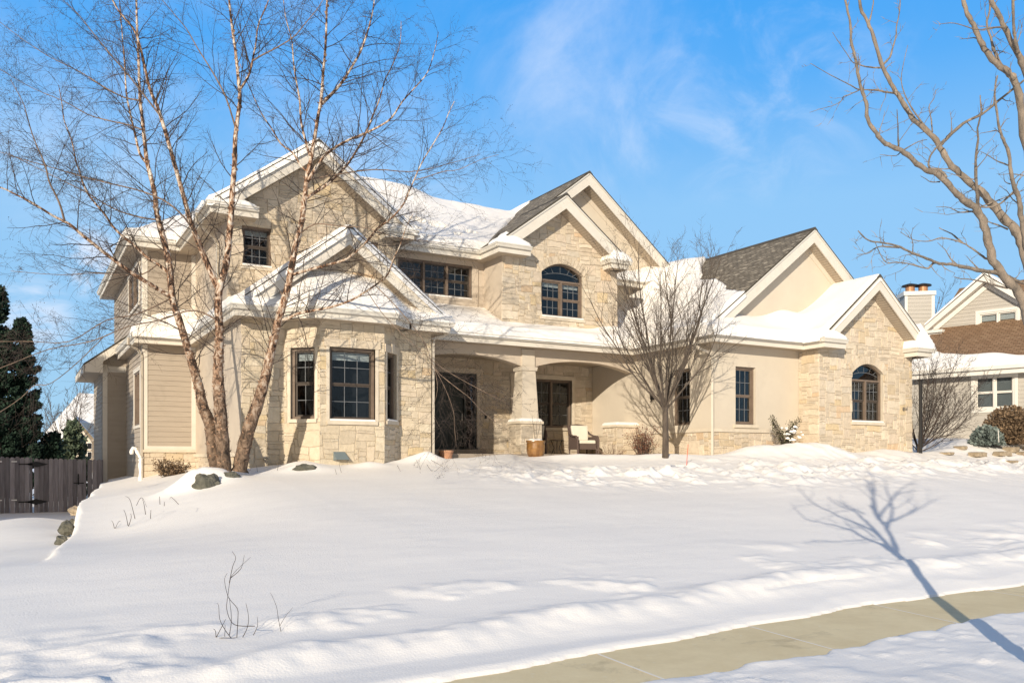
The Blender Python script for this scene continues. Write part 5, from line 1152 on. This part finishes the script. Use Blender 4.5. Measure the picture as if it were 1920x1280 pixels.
# dark leafy shrub with snow
e = on_ground(1476, 848); e = Vector((20.0, 17.95, 0)); e.z = gz(e.x, e.y) - .05
rnd = random.Random(12); T = empty('holly_shrub', e, 'dark leafy shrub with clumps of snow below the garage wing window', 'shrub'); st = MB(); lf = MB(); sn = MB()
for i in range(26):
    a = rnd.uniform(0, 6.28); d = Vector((math.cos(a) * .55, math.sin(a) * .45, 1)).normalized(); h_ = rnd.uniform(.5, 1.12) * (1.15 if i % 7 == 0 else .9); P = [e, e + d * h_ * .5 + rdir(rnd) * .06, e + d * h_ + Vector((0, 0, .05))]; st.tube(P, [.012, .008, .004], 4)
    for _ in range(70):
        t = rnd.random() ** .7; p = P[0].lerp(P[1], t * 2) if t < .5 else P[1].lerp(P[2], t * 2 - 1); p = p + rdir(rnd) * .09; n_ = rdir(rnd); n_.z += .3; w = rdir(rnd) * .016; l_ = n_.normalized() * rnd.uniform(.03, .065); k = rnd.uniform(.7, 1.5); lf.face([p, p + w + l_ * .5, p + l_, p - w + l_ * .5], (k, k, k * .9))
st.build('stems', 'twig', T); lf.build('foliage', 'leafdark', T)
def blob(mb, c, rx, ry, rz, seed=0, ns=12, nr=7, flat=-.3, sq=1.0):
    rnd = random.Random(seed); c = Vector(c); V = []
    for j in range(nr + 1):
        ph = math.pi * j / nr
        for i in range(ns):
            th = 2 * math.pi * i / ns; d = Vector((math.sin(ph) * math.cos(th), math.sin(ph) * math.sin(th), math.cos(ph))); k = 1 + .35 * mnoise.noise(d * 1.6 + Vector((seed * 3.1, 0, 0))) + .12 * mnoise.noise(d * 5 + Vector((seed, 2, 0)))
            if sq < 1: d = Vector([math.copysign(abs(q) ** sq, q) for q in d]); k = 1 + (k - 1) * .45
            V.append((c.x + d.x * rx * k, c.y + d.y * ry * k, c.z + max(d.z, flat) * rz * k))
    F = [(j * ns + i, (j + 1) * ns + i, (j + 1) * ns + (i + 1) % ns, j * ns + (i + 1) % ns) for j in range(nr) for i in range(ns)]; mb.faces(V, F)
for i in range(34): r_ = rnd.uniform(.025, .07); blob(sn, e + Vector((rnd.gauss(.03, .13), rnd.uniform(-.38, .05), rnd.uniform(.2, .62))), r_ * 1.1, r_, r_ * .62, i, 9, 6, -.7)
sn.build('snow_clumps', 'snow', T, smooth=True)
def stem_shrub(name, c, rx, h, label, seed, n=30, leafm='leafred', nl=14, cat='shrub', group=None, stem='twig', ls=.03, lean=.5):
    rnd = random.Random(seed); c = Vector(c); T = empty(name, c, label, cat, group); st = MB(); lf = MB()
    for i in range(n):
        a = rnd.uniform(0, 6.28); hh = h * rnd.uniform(.5, 1.05); k = rnd.random() ** .6; P = [c + Vector((math.cos(a) * rx * .25 * k, math.sin(a) * rx * .25 * k, -.05))]; d = Vector((math.cos(a) * k * lean, math.sin(a) * k * lean, 1)).normalized()
        for q in range(4): d = (d + rdir(rnd) * .16).normalized(); P.append(P[-1] + d * hh / 4)
        st.tube(P, [.009, .007, .005, .004, .002], 4)
        for q in range(3):
            s_ = P[rnd.randint(1, 3)]; e_ = s_ + (d + rdir(rnd) * .8).normalized() * hh * .28; st.tube([s_, (s_ + e_) / 2 + rdir(rnd) * .02, e_], [.004, .003, .0015], 3)
        for _ in range(nl):
            j = rnd.randint(1, 3); p = P[j].lerp(P[j + 1], rnd.random()) + rdir(rnd) * .07; w = rdir(rnd) * ls * .45; l_ = rdir(rnd) * ls; kk = rnd.uniform(.7, 1.3); lf.face([p, p + w + l_ * .5, p + l_, p - w + l_ * .5], (kk, kk, kk))
    st.build('stems', stem, T)
    if lf.v: lf.build('dry_leaves', leafm, T)
    return T
c = Vector((16.35, 20.2, 0)); c.z = gz(c.x, c.y); stem_shrub('red_shrub', c, .5, 1.05, 'reddish brown shrub with dry leaves between the stone pier and the small bare tree', 21, 52, nl=26, ls=.045)
c = Vector((15.75, 20.9, 0)); c.z = gz(c.x, c.y); stem_shrub('red_shrub', c, .6, .55, 'low arching bare shrub in front of the right stone pier', 22, 26, nl=5, lean=1.2, stem='birchlimb')
c = Vector((3.75, 25.6, 0)); c.z = gz(c.x, c.y) - .05; stem_shrub('withered_shrub', c, .7, .62, 'withered brown shrub against the stone base left of the birch', 23, 60, leafm='bush', nl=22, lean=.9, ls=.06)
# bare shrubs between the houses and far trees
e = at_d(1722, 863, 29.2); vase_tree('bare_shrub', (e.x, e.y, .2), 3.5, 1.35, 'dense bare shrub fanning out between the two houses', 31, m='twig', nl=20, fork=.08, trunk_r=.05, kids=(9, 6), bias=(.30, -.25, 0), rk=1.2, cat='shrub')
e = at_d(1700, 863, 48); vase_tree('bare_tree', (e.x, e.y, .2), 9.8, .9, 'bare treetop rising beside the neighbouring chimney', 33, m='greybark', nl=8, fork=.35, trunk_r=.12, kids=(6, 5), rk=2.2)
for i, (u, d, hh, lb_) in enumerate(((88, 75, 7.0, 'pale leafless tree leftmost above the distant snowy roof'), (133, 52, 7.0, 'thin leafless tree in front of the distant snowy roof'), (112, 85, 6.3, 'small far leafless tree between the evergreen and the distant roof'))):
    e = at_d(u, 863, d); vase_tree('bare_tree', (e.x, e.y, -1.6), hh, .8, lb_, 40 + i, m='greybark', nl=8, fork=.25, trunk_r=.09, kids=(5, 4), rk=3.0)
# ------------------------------------------------------------------ boulders and garden stones
def rock(c, rx, ry, rz, label, seed, m='rock', sq=1.0, group=None, snow=True, name='boulder', cat='boulder', sn=(1.0, 1.0, .5), so=(0, .05, .5)):
    c = Vector(c); T = empty(name, c, label, cat, group); mb = MB(); blob(mb, c, rx, ry, rz, seed, 24, 14, -.6, sq); mb.build('stone', m, T, smooth=False)
    if snow: mb = MB(); blob(mb, c + Vector((rx * so[0], ry * so[1], rz * so[2])), rx * sn[0], ry * sn[1], rz * sn[2], seed + 1, 24, 12, -.9); mb.build('snow_cap', 'snow', T, smooth=True)
    return T
q = Vector((3.56, 19.32, 0)); q.z = gz(3.56, 19.45) - .19; rock(q, .32, .22, .25, 'grey green boulder peeking out under a snow drift in front of the birch', 3, snow=False)
q = Vector((4.10, 19.55, 0)); q.z = gz(q.x, q.y) - .03; rock(q, .20, .14, .09, 'flat boulder tip beside the larger snow capped boulder', 4, snow=False)
q = Vector((5.93, 20.0, 0)); q.z = gz(5.93, 20.1) - .05; rock(q, .27, .12, .11, 'dark boulder half buried in snow below the narrow bay window', 5, snow=False)
for i, (Y_, s_, dz) in enumerate(((20.9, .15, .34), (20.2, .10, .12), (18.9, .20, .12), (17.6, .14, .06))):
    xe_ = .72 + .115 * (Y_ - 17); q = Vector((xe_ - .10, Y_, gz(xe_ - .35, Y_) + dz)); rock(q, s_ * .8, s_ * 1.1, s_ * .8, ['reddish stone at the top of the snowy bank edge', 'small pale stone jutting from the snowy bank', 'grey stone halfway down the snowy bank edge', 'lowest dark stone at the foot of the snowy bank'][i], 10 + i, m='ledge' if i < 1 else 'rock', group='stones along the bank edge', snow=False, name='bank_stone', cat='stone')
for i, (u, v, w, h_, lb_) in enumerate(((1833, 850, 42, 9, 'long tan ledge stone, leftmost of the lower row'), (1879, 849, 44, 9, 'long tan ledge stone, second of the lower row'), (1922, 849, 40, 9, 'tan ledge stone at the right end of the lower row'), (1896, 841, 36, 11, 'thick tan ledge stone on top of the lower row'), (1932, 841, 30, 10, 'tan ledge stone on top at the frame edge'), (1801, 838, 18, 7, 'small tan ledge stone higher up the snowy terrace'), (1775, 849, 26, 5, 'thin ledge stone beside the corner of the stone gable'), (1893, 864, 46, 4, 'low flat ledge stone showing through the snow'))):
    d = 26.4 if i < 5 else 27.2 if i < 7 else 24.0
    q = on_ground(u, v + h_ * .5); d = q.dot(FV); k = d / FPX; q.z += h_ * k * .25; T = rock(q, w * k * .40, .2, h_ * k * .6, lb_, 50 + i, m='ledge', sq=.4, group='ledge stones of the snowy terrace', snow=False, name='ledge_stone', cat='stone')
# ------------------------------------------------------------------ fence
FE = empty('wooden_fence', (0, 32.0, -1.75), 'weathered purplish wooden fence with a gate left of the house', 'fence')
rnd = random.Random(2)
def boards(x0, x1, zt, nm, par, y=32.0):
    mb = MB(); x = x0; i = 0
    while x < x1 - .02:
        w = min(.145, x1 - x); yy = y + (0 if i % 2 else .03); k = rnd.uniform(.7, 1.25); z1 = zt + rnd.uniform(-.02, .02); mb.box((x + .004, yy, -1.78), (x + w - .004, yy + .022, z1 - .03), (k, k, k)); mb.box((x + .03, yy, z1 - .03), (x + w - .03, yy + .022, z1), (k, k, k)); x += w - .004; i += 1
    o = mb.build(nm, 'fence', par); return o
boards(-8, .40, .12, 'boards', FE); g = boards(.44, 1.98, .06, 'gate', FE, 31.96); boards(2.02, 2.5, .05, 'boards', FE)
mb = MB()
for zz in (-.12, -1.35):
    mb.box((.0, 31.92, zz - .02), (.40, 31.95, zz + .02)); mb.prism([(.2, 31.92, zz), (.5, 31.92, zz - .10), (.85, 31.92, zz), (.5, 31.92, zz + .09)], (0, .02, 0)); mb.build('strap_hinge', 'black', g); mb = MB()
mb = MB(); mb.box((1.72, 31.92, -.80), (1.76, 31.95, -.45)); mb.box((1.6, 31.92, -.77), (1.9, 31.95, -.74)); mb.build('latch', 'black', g)
mb = MB()
for zz in (-.05, -1.3): 
    for k in range(6): mb.box((-2.3 + k * .42, 31.93, zz), (-2.14 + k * .42, 32.0, zz + .035))
mb.build('snow_ledge', 'snow', FE)
# ------------------------------------------------------------------ neighbouring house
e1 = Vector((.2416, -.970)); P0 = Vector((32.4, 19.3)) - e1 * 2.2
NH = empty('neighbour_house', (P0.x, P0.y, 0), 'pale grey sided neighbouring house with a brown shingle roof', 'house')
W = Wall(P0, e1); wn_ = (1.92, 3.32, 1.98, 3.28)
def house_part(fn, *a, **k): return fn(*a, **k)
HS = H
mbw = wall(W, rect(-1.1, 12, -.5, 3.55), [rect(*wn_)], 'wall', 'greysiding', NH); siding(W, rect(-1.1, 12, -.2, 3.4), NH, 'greysiding', .15, holes=[(wn_[0] - .13, wn_[1] + .13, wn_[2] - .13, wn_[3] + .13)])
window(NH, W, *wn_, 2, 1, 1, rec=-.01, m='white', sash_m='white', sill=False, grille='grille', blind=1.15, blm='curtain'); 
def casing2(W, s0, s1, z0, z1, w, par):
    mb = MB(); mb.obox(W, s0 - w, s0, -.02, .05, z0 - w, z1 + w); mb.obox(W, s1, s1 + w, -.02, .05, z0 - w, z1 + w); mb.obox(W, s0, s1, -.02, .05, z1, z1 + w); mb.obox(W, s0, s1, -.02, .05, z0 - w, z0); mb.build('window_trim', 'white', par)
casing2(W, *wn_, .12, NH)
mb = MB(); mb.obox(W, 0, .14, 0, .045, -.3, 1.6); mb.build('corner_trim', 'white', NH)
rf = MB(); Q = lambda s, n, z: W.p(s, n, z)
uvface(rf, [Q(-.45, .5, 3.6), Q(12, .5, 3.6), Q(12, -5.6, 7.87), Q(-.45, -5.6, 7.87)]); rf.face([Q(-.45, -5.6, 7.87), Q(12, -5.6, 7.87), Q(12, -11, 4), Q(-.45, -11, 4)]); rf.build('roof', 'brownshingle', NH)
mb = MB(); mb.obox(W, -.45, 12, .5, .62, 3.46, 3.6); mb.build('gutter', 'white', NH); mb = MB(); mb.obox(W, -.45, 12, .46, .498, 3.28, 3.58); mb.build('fascia', 'white', NH); mb = MB(); mb.obox(W, -.4, 12, 0, .46, 3.30, 3.33); mb.build('soffit', 'white', NH)
ss = np.linspace(-.45, 9, 120); tt = np.linspace(0, 1, 14); V = []; F = []
for i, s in enumerate(ss):
    wd = .55 + .42 * abs(math.sin(s * .55 + 1.15)) ** 1.5 + .08 * math.sin(s * 3) + (.5 if s < .6 else 0) * (1 - max(s, 0) / .6)
    for j, t in enumerate(tt): n = .5 - wd * t; pr = math.sqrt(max(0, 1 - abs(2 * t - 1) ** 4)); V.append(Q(s, n + .03, 3.6 + .7 * (.5 - n) + (.11 * pr - .01)))
for i in range(len(ss) - 1):
    for j in range(len(tt) - 1): a = i * len(tt) + j; F.append((a, a + len(tt), a + len(tt) + 1, a + 1))
mb = MB(); mb.faces(V, F); mb.build('roof_snow', 'snow', NH, smooth=True)
# upper gable of the neighbour
g0 = -2.5; sc_, hf_, zA, zE = 1.66, 2.35, 7.62, 5.72
W3 = Wall(Vector(W.p(0, g0, 0)[:2]), e1); wu_ = (1.30, 2.74, 5.55, 6.12)
wall(W3, [(-.2, 4.9), (3.7, 4.9), (3.7, 5.7), (sc_, zA - .28), (-.2, 5.75)], [rect(*wu_)], 'wall', 'greysiding', NH); siding(W3, [(-.2, 5.0), (3.7, 5.0), (3.7, 5.65), (sc_, zA - .3), (-.2, 5.7)], NH, 'greysiding', .15, holes=[(wu_[0] - .12, wu_[1] + .12, wu_[2] - .12, wu_[3] + .12)])
window(NH, W3, *wu_, 2, 1, 1, rec=-.01, m='white', sash_m='white', sill=False, dh=False, blind=.5); casing2(W3, *wu_, .11, NH)
mb = MB()
for sg in (-1, 1):
    mb.prism([W3.p(sc_, .38, zA), W3.p(sc_, .38, zA - .26), W3.p(sc_ + sg * hf_, .38, zE - .2), W3.p(sc_ + sg * hf_, .38, zE + .06)], Vector((W3.Nn.x, W3.Nn.y, 0)) * .05)
    mb.prism([W3.p(sc_, .04, zA - .28), W3.p(sc_, .04, zA - .5), W3.p(sc_ + sg * hf_ * .9, .04, zE - .22), W3.p(sc_ + sg * hf_ * .9, .04, zE + .0)], Vector((W3.Nn.x, W3.Nn.y, 0)) * .04)
mb.build('rake_board', 'white', NH); mb = MB()
for sg in (-1, 1): mb.face([W3.p(sc_, .43, zA - .24), W3.p(sc_ + sg * hf_, .43, zE - .18), W3.p(sc_ + sg * hf_, .0, zE - .18), W3.p(sc_, .0, zA - .24)])
mb.build('rake_soffit', 'white', NH)
rf = MB()
for sg in (-1, 1): uvface(rf, [W3.p(sc_ + sg * (hf_ + .02), .45, zE + .05), W3.p(sc_, .45, zA + .02), W3.p(sc_, -4.5, zA + .02), W3.p(sc_ + sg * (hf_ + .02), -4.5, zE + .05)])
rf.build('roof', 'brownshingle', NH)
mb = MB()
for sg in (-1, 1): mb.faces([W3.p(sc_ + sg * hf_, .46, zE + .08), W3.p(sc_, .46, zA + .05), W3.p(sc_, -3.5, zA + .05), W3.p(sc_ + sg * hf_, -3.5, zE + .08), W3.p(sc_ + sg * hf_, .46, zE + .16), W3.p(sc_, .46, zA + .14), W3.p(sc_, -3.5, zA + .14), W3.p(sc_ + sg * hf_, -3.5, zE + .16)], [(4, 5, 6, 7), (0, 1, 5, 4), (2, 3, 7, 6), (3, 0, 4, 7)])
mb.build('roof_snow', 'snow', NH)
mb = MB(); mb.obox(W3, sc_ - hf_ - .25, sc_ - hf_ + .75, .0, .55, zE - .28, zE - .16); mb.obox(W3, sc_ - hf_ - .1, sc_ - hf_ + .7, .0, .45, zE - .45, zE - .29); mb.build('eave_return', 'white', NH)
mb = MB(); mb.tube([W3.p(-.55, .35, 5.3), W3.p(-.1, .3, 5.3), W3.p(.02, .2, 5.22), W3.p(.02, .1, 4.95)], .045, 6); mb.build('downspout', 'white', NH)
ch = at_d(1697, 863, 38.0); W4 = Wall((ch.x, ch.y), (.80, -.60)); CH = MB()
CH.obox(W4, 0, 1.22, -.75, 0, 4.0, 7.42); ch_ = CH.build('chimney', 'greysiding', NH); siding(W4, rect(.1, 1.12, 4.0, 7.36), ch_, 'greysiding', .17)
W5 = Wall(W4.p(1.22, 0, 0)[:2], (.60, .80)); siding(W5, rect(.08, .67, 4.0, 7.36), ch_, 'greysiding', .17)
mb = MB(); mb.obox(W4, -.02, .10, .0, .03, 4, 7.36); mb.obox(W4, 1.12, 1.25, -.02, .03, 4, 7.36); mb.obox(W5, .67, .78, -.02, .03, 4, 7.36); mb.obox(W4, -.08, 1.30, -.83, .08, 7.38, 7.56); mb.build('chimney_trim', 'white', ch_)
for sx in (.34, .90):
    mb = MB(); c_ = W4.p(sx, -.38, 7.56); mb.lathe(c_, [(.20, 0), (.20, .30)], 16); f_ = mb.build('flue_cap', 'copper', ch_); mb = MB(); mb.lathe(c_, [(.36, .30), (.34, .35), (.10, .42), (.01, .43)], 16); mb.build('cap_lid', 'black', f_)
# ------------------------------------------------------------------ far house at the left
FH = empty('distant_house', at_d(150, 863, 60), 'distant house with a large snow covered roof beyond the fence', 'house'); BASE[FH] = at_d(150, 863, 60)
def fq(u, v, d): return tuple(at_d(u, v, d))
mb = MB(); mb.faces([fq(84, 812, 60), fq(148, 736, 66), fq(230, 742, 66), fq(230, 826, 58), fq(128, 826, 57), fq(95, 822, 58)], [(0, 1, 2, 3, 4, 5)]); mb.build('roof_snow', 'snow', FH)
mb = MB(); mb.faces([fq(112, 828, 56.5), fq(142, 782, 57.5), fq(178, 824, 57.5), fq(140, 776, 64), fq(112, 800, 62), fq(180, 815, 63)], [(0, 1, 3, 4), (1, 2, 5, 3)]); mb.build('roof_snow', 'snow', FH)
mb = MB(); mb.prism([fq(122, 828, 57.4), fq(142, 790, 57.4), fq(170, 826, 57.4), fq(170, 885, 57.4), fq(122, 885, 57.4)], tuple(FV * 3)); mb.prism([fq(170, 826, 58), fq(235, 826, 58), fq(235, 885, 58), fq(170, 885, 58)], tuple(FV * 3)); mb.build('wall', 'farstucco', FH)
for (u0, u1, v0, v1) in ((148, 158, 829, 842), (163, 172, 829, 842), (163, 172, 846, 858), (180, 190, 829, 842)):
    mb = MB(); mb.faces([fq(u0, v0, 57.3), fq(u1, v0, 57.3), fq(u1, v1, 57.3), fq(u0, v1, 57.3)], [(3, 2, 1, 0)]); w_ = mb.build('window', 'white', FH)
    mb = MB(); mb.faces([fq(u0 + 1.2, v0 + 1.2, 57.25), fq(u1 - 1.2, v0 + 1.2, 57.25), fq(u1 - 1.2, v1 - 1.2, 57.25), fq(u0 + 1.2, v1 - 1.2, 57.25)], [(3, 2, 1, 0)]); mb.build('pane', 'dark', w_)
# ------------------------------------------------------------------ porch things
def chair(x, y, z, rot, label):
    T = empty('wicker_armchair', (x, y, z), label, 'armchair', 'wicker armchairs on the porch'); c, s = math.cos(rot), math.sin(rot)
    tf = lambda p: (x + p[0] * c - p[1] * s, y + p[0] * s + p[1] * c, z + p[2])
    def B(mb, a, b):
        m2 = MB(); m2.box(a, b); mb.faces([tf(v) for v in m2.v], m2.f)
    def Tu(mb, P, r, k=8): mb.tube([tf(p) for p in P], r, k)
    mb = MB(); B(mb, (-.31, -.36, .17), (.31, .34, .36)); mb.build('seat', 'wicker', T)
    mb = MB(); mb.faces([tf(p) for p in [(-.34, .30, .3), (.34, .30, .3), (.34, .36, .3), (-.34, .36, .3), (-.36, .42, .96), (.36, .42, .96), (.36, .48, .96), (-.36, .48, .96)]], [(3, 2, 1, 0), (4, 5, 6, 7), (0, 1, 5, 4), (1, 2, 6, 5), (2, 3, 7, 6), (3, 0, 4, 7)]); Tu(mb, [(-.36, .45, .97), (0, .47, 1.02), (.36, .45, .97)], .03); mb.build('backrest', 'wicker', T)
    for sg in (-1, 1):
        mb = MB(); Tu(mb, [(sg * .35, .40, .80), (sg * .38, .25, .70), (sg * .40, 0, .62), (sg * .40, -.28, .60), (sg * .39, -.37, .50), (sg * .38, -.38, .02)], .035); m2 = MB(); B(mb, (sg * .36 - .02, -.35, .17), (sg * .36 + .02, .35, .60)); mb.build('arm', 'wicker', T)
    for a, b in ((-.33, .36), (.33, .36), (-.33, -.33), (.33, -.33)):
        mb = MB(); Tu(mb, [(a, b, 0), (a, b, .2)], .022, 6); mb.build('leg', 'wicker', T)
    mb = MB(); P = []
    blobp = [(-.30, -.37, .36), (.30, -.37, .36), (.30, .28, .36), (-.30, .28, .36), (-.29, -.36, .48), (.29, -.36, .48), (.29, .28, .48), (-.29, .28, .48)]; mb.faces([tf(p) for p in blobp], [(3, 2, 1, 0), (4, 5, 6, 7), (0, 1, 5, 4), (1, 2, 6, 5), (2, 3, 7, 6), (3, 0, 4, 7)]); o = mb.build('seat_cushion', 'cushion', T); bv = o.modifiers.new('b', 'BEVEL'); bv.width = .035; bv.segments = 3
    mb = MB(); bp = [(-.27, .12, .48), (.27, .12, .48), (.30, .27, .50), (-.30, .27, .50), (-.33, .26, 1.0), (.33, .26, 1.0), (.30, .39, .98), (-.30, .39, .98)]; mb.faces([tf(p) for p in bp], [(3, 2, 1, 0), (4, 5, 6, 7), (0, 1, 5, 4), (1, 2, 6, 5), (2, 3, 7, 6), (3, 0, 4, 7)]); o = mb.build('back_cushion', 'cushion', T); bv = o.modifiers.new('b', 'BEVEL'); bv.width = .045; bv.segments = 3
    return T
chair(16.45, 23.5, .2, R(-8), 'brown wicker armchair with cream cushions standing in sunlight')
chair(14.9, 24.1, .2, R(-35), 'shaded wicker armchair half hidden by the middle pier')
T = empty('side_table', (15.65, 23.9, .2), 'small dark metal side table between the two wicker armchairs', 'table'); mb = MB(); mb.lathe((15.65, 23.9, .66), [(.24, 0), (.25, .01), (.24, .025)], 20); mb.build('tabletop', 'black', T)
for k in range(3): a = 2.1 * k; mb = MB(); mb.tube([(15.65 + .2 * math.cos(a), 23.9 + .2 * math.sin(a), .2), (15.65 + .1 * math.cos(a), 23.9 + .1 * math.sin(a), .42), (15.65 + .2 * math.cos(a), 23.9 + .2 * math.sin(a), .66)], .012, 6); mb.build('leg', 'black', T)
def pot(x, y, z, r, h, m, label, snow, plant, seed, square=False):
    T = empty('plant_pot', (x, y, z), label, 'plant pot'); mb = MB(); mb.lathe((x, y, z), [(r * .72, 0), (r * .92, h * .2), (r * 1.0, h * .55), (r * .96, h * .85), (r * 1.04, h * .92), (r * 1.04, h), (r * .9, h), (r * .88, h * .9), (0, h * .9)], 28) if not square else mb.lathe((x, y, z), [(r * .78, 0), (r * .95, h * .8), (r * 1.05, h * .8), (r * 1.05, h), (r * .92, h), (r * .9, h * .88), (0, h * .88)], 28); mb.build('pot', m, T, smooth=False)
    mb = MB(); blob(mb, (x, y, z + h * (.98 if snow else .8)), r * .95, r * .95, .07, seed, 16, 8); mb.build('pot_snow' if snow else 'soil', 'snow' if snow else 'dark', T, smooth=True)
    if plant:
        rnd = random.Random(seed); mb = MB(); prm = dict(seg=[6, 4], wob=[.12, .2], up=[.02, .0], sides=[4, 3], kids=[4], start=[.3], ang=[(20, 50)], len=[(.3, .55)], rr=[.6], rmin=.002, perm=False)
        for i in range(4): grow(mb, rnd, Vector((x, y, z + h * .9)), Vector((rnd.uniform(-.4, .4), rnd.uniform(-.2, .2), 1)).normalized(), plant * rnd.uniform(.6, 1), .007, 0, prm)
        mb.build('dead_stems', 'twig', T)
zz = gz(12.96, 20.9); pot(12.96, 20.9, zz - .03, .27, .50, 'glaze', 'glazed amber pot with snow and dead stems before the middle pier', True, 1.15, 3)
pot(10.62, 22.0, max(gz(10.62, 22.0), .0) - .02, .20, .30, 'terracotta', 'plain terracotta pot beside the front door', False, 0, 4, True)
# iced vent pipe at the left corner
p = Vector((3.05, 26.6, 0)); p.z = gz(3.05, 26.6) - .1; T = empty('vent_pipe', p, 'white vent pipe crusted with ice at the left corner of the house', 'pipe'); mb = MB()
P = [p, p + Vector((0, 0, .5)), p + Vector((.0, 0, .68)), p + Vector((.04, .05, .75)), p + Vector((-.02, 0, .80)), p + Vector((-.10, 0, .95)), p + Vector((-.14, 0, 1.02)), p + Vector((-.22, 0, 1.0)), p + Vector((-.24, 0, .85))]
mb.tube(smooth_pts(P, 3), [.05 + .014 * math.sin(i * 2.3) for i in range(25)], 10); mb.build('pipe', 'snow', T, smooth=True)
# dark post, marker stakes
e = at_d(1726, 863, 28.2); T = empty('metal_post', (e.x, e.y, .1), 'dark slim upright post beside the right corner of the stone gable', 'post'); mb = MB(); mb.tube([(e.x, e.y, .1), (e.x, e.y, 2.65)], .055, 8); mb.box((e.x - .07, e.y - .07, 2.65), (e.x + .07, e.y + .07, 2.69)); mb.build('shaft', 'black', T)
p = on_ground(1287, 872); mb = MB(); mb.tube([p - Vector((0, 0, .1)), p + Vector((.03, 0, .28)), p + Vector((.06, 0, .55))], .008, 5); o = mb.build('marker_stake', 'red'); tag(o, 'thin red marker stake in the snow before the garage wing', 'stake')
p = on_ground(1873, 829); mb = MB(); q = at_d(1873, 829, 29.0); mb.tube([q, q + Vector((-.05, 0, .42))], .012, 5); o = mb.build('marker_stake', 'white'); tag(o, 'pale marker stake beside the clipped brown bush', 'stake')
# ------------------------------------------------------------------ twigs poking out of the lawn
def twig_plant(traces, base, label, r=.0035, m='twig', dd=0):
    b = on_ground(*base); d = b.dot(FV); T = empty('dry_twig', b, label, 'twig'); mb = MB(); rnd = random.Random(int(base[0]))
    for tr in traces:
        k = rnd.uniform(-.12, .12); P = [at_d(u, v, d + k * min(1, i / 2)) for i, (u, v) in enumerate(tr)]; S = smooth_pts(P, 3); mb.tube(S, [r * (1 - .6 * i / len(S)) for i in range(len(S))], 4)
    mb.build('stems', m, T); return T
twig_plant([[(478, 1173), (445, 1172), (432, 1162), (425, 1140), (427, 1118), (432, 1085), (440, 1072), (452, 1060), (470, 1044)], [(430, 1092), (436, 1062), (442, 1045), (435, 1033)], [(432, 1083), (452, 1065), (458, 1040)], [(434, 1196), (422, 1180), (412, 1160), (410, 1135), (406, 1130)], [(444, 1196), (446, 1160), (445, 1140), (430, 1122), (424, 1105), (421, 1085), (426, 1074)], [(405, 1196), (420, 1195), (438, 1195), (443, 1194)], [(405, 1196), (404, 1182), (400, 1178)], [(405, 1195), (417, 1172), (423, 1160)], [(455, 1194), (464, 1175), (466, 1155), (461, 1130)], [(417, 1210), (421, 1195), (422, 1170)], [(430, 1190), (434, 1160), (430, 1120)], [(475, 1190), (483, 1172), (482, 1155)]], (440, 1196), 'arching dry twig plant poking out of the lawn snow, the largest one', r=.0033)
twig_plant([[(527, 1184), (522, 1160), (518, 1135), (507, 1110)], [(525, 1172), (535, 1155), (549, 1138)]], (527, 1184), 'forked dry twig right of the largest arching one', r=.003)
twig_plant([[(215, 992), (212, 980), (209, 975)], [(216, 990), (222, 978), (226, 976)], [(240, 985), (236, 965), (232, 955)], [(241, 986), (246, 970), (245, 962)], [(253, 972), (249, 955), (243, 935), (235, 930)], [(273, 964), (270, 945), (267, 935)], [(282, 972), (283, 955)], [(300, 945), (299, 930)], [(308, 948), (308, 940)], [(256, 947), (262, 935), (268, 934), (275, 950)], [(335, 945), (322, 932), (318, 935)]], (240, 988), 'scattered dry stalks on the snowy bank left of the boulder', r=.006)
twig_plant([[(788, 880), (784, 868), (779, 860)], [(800, 870), (812, 884), (828, 872), (830, 866)], [(745, 872), (752, 885), (757, 886)], [(808, 862), (830, 874), (828, 873)]], (812, 884), 'bent dry stalks in the snow below the front door', r=.005)
twig_plant([[(631, 889), (628, 878)], [(640, 886), (636, 870)], [(520, 882), (524, 860)], [(483, 886), (481, 872)]], (631, 889), 'short dry stalks in the snow below the bay window', r=.005)
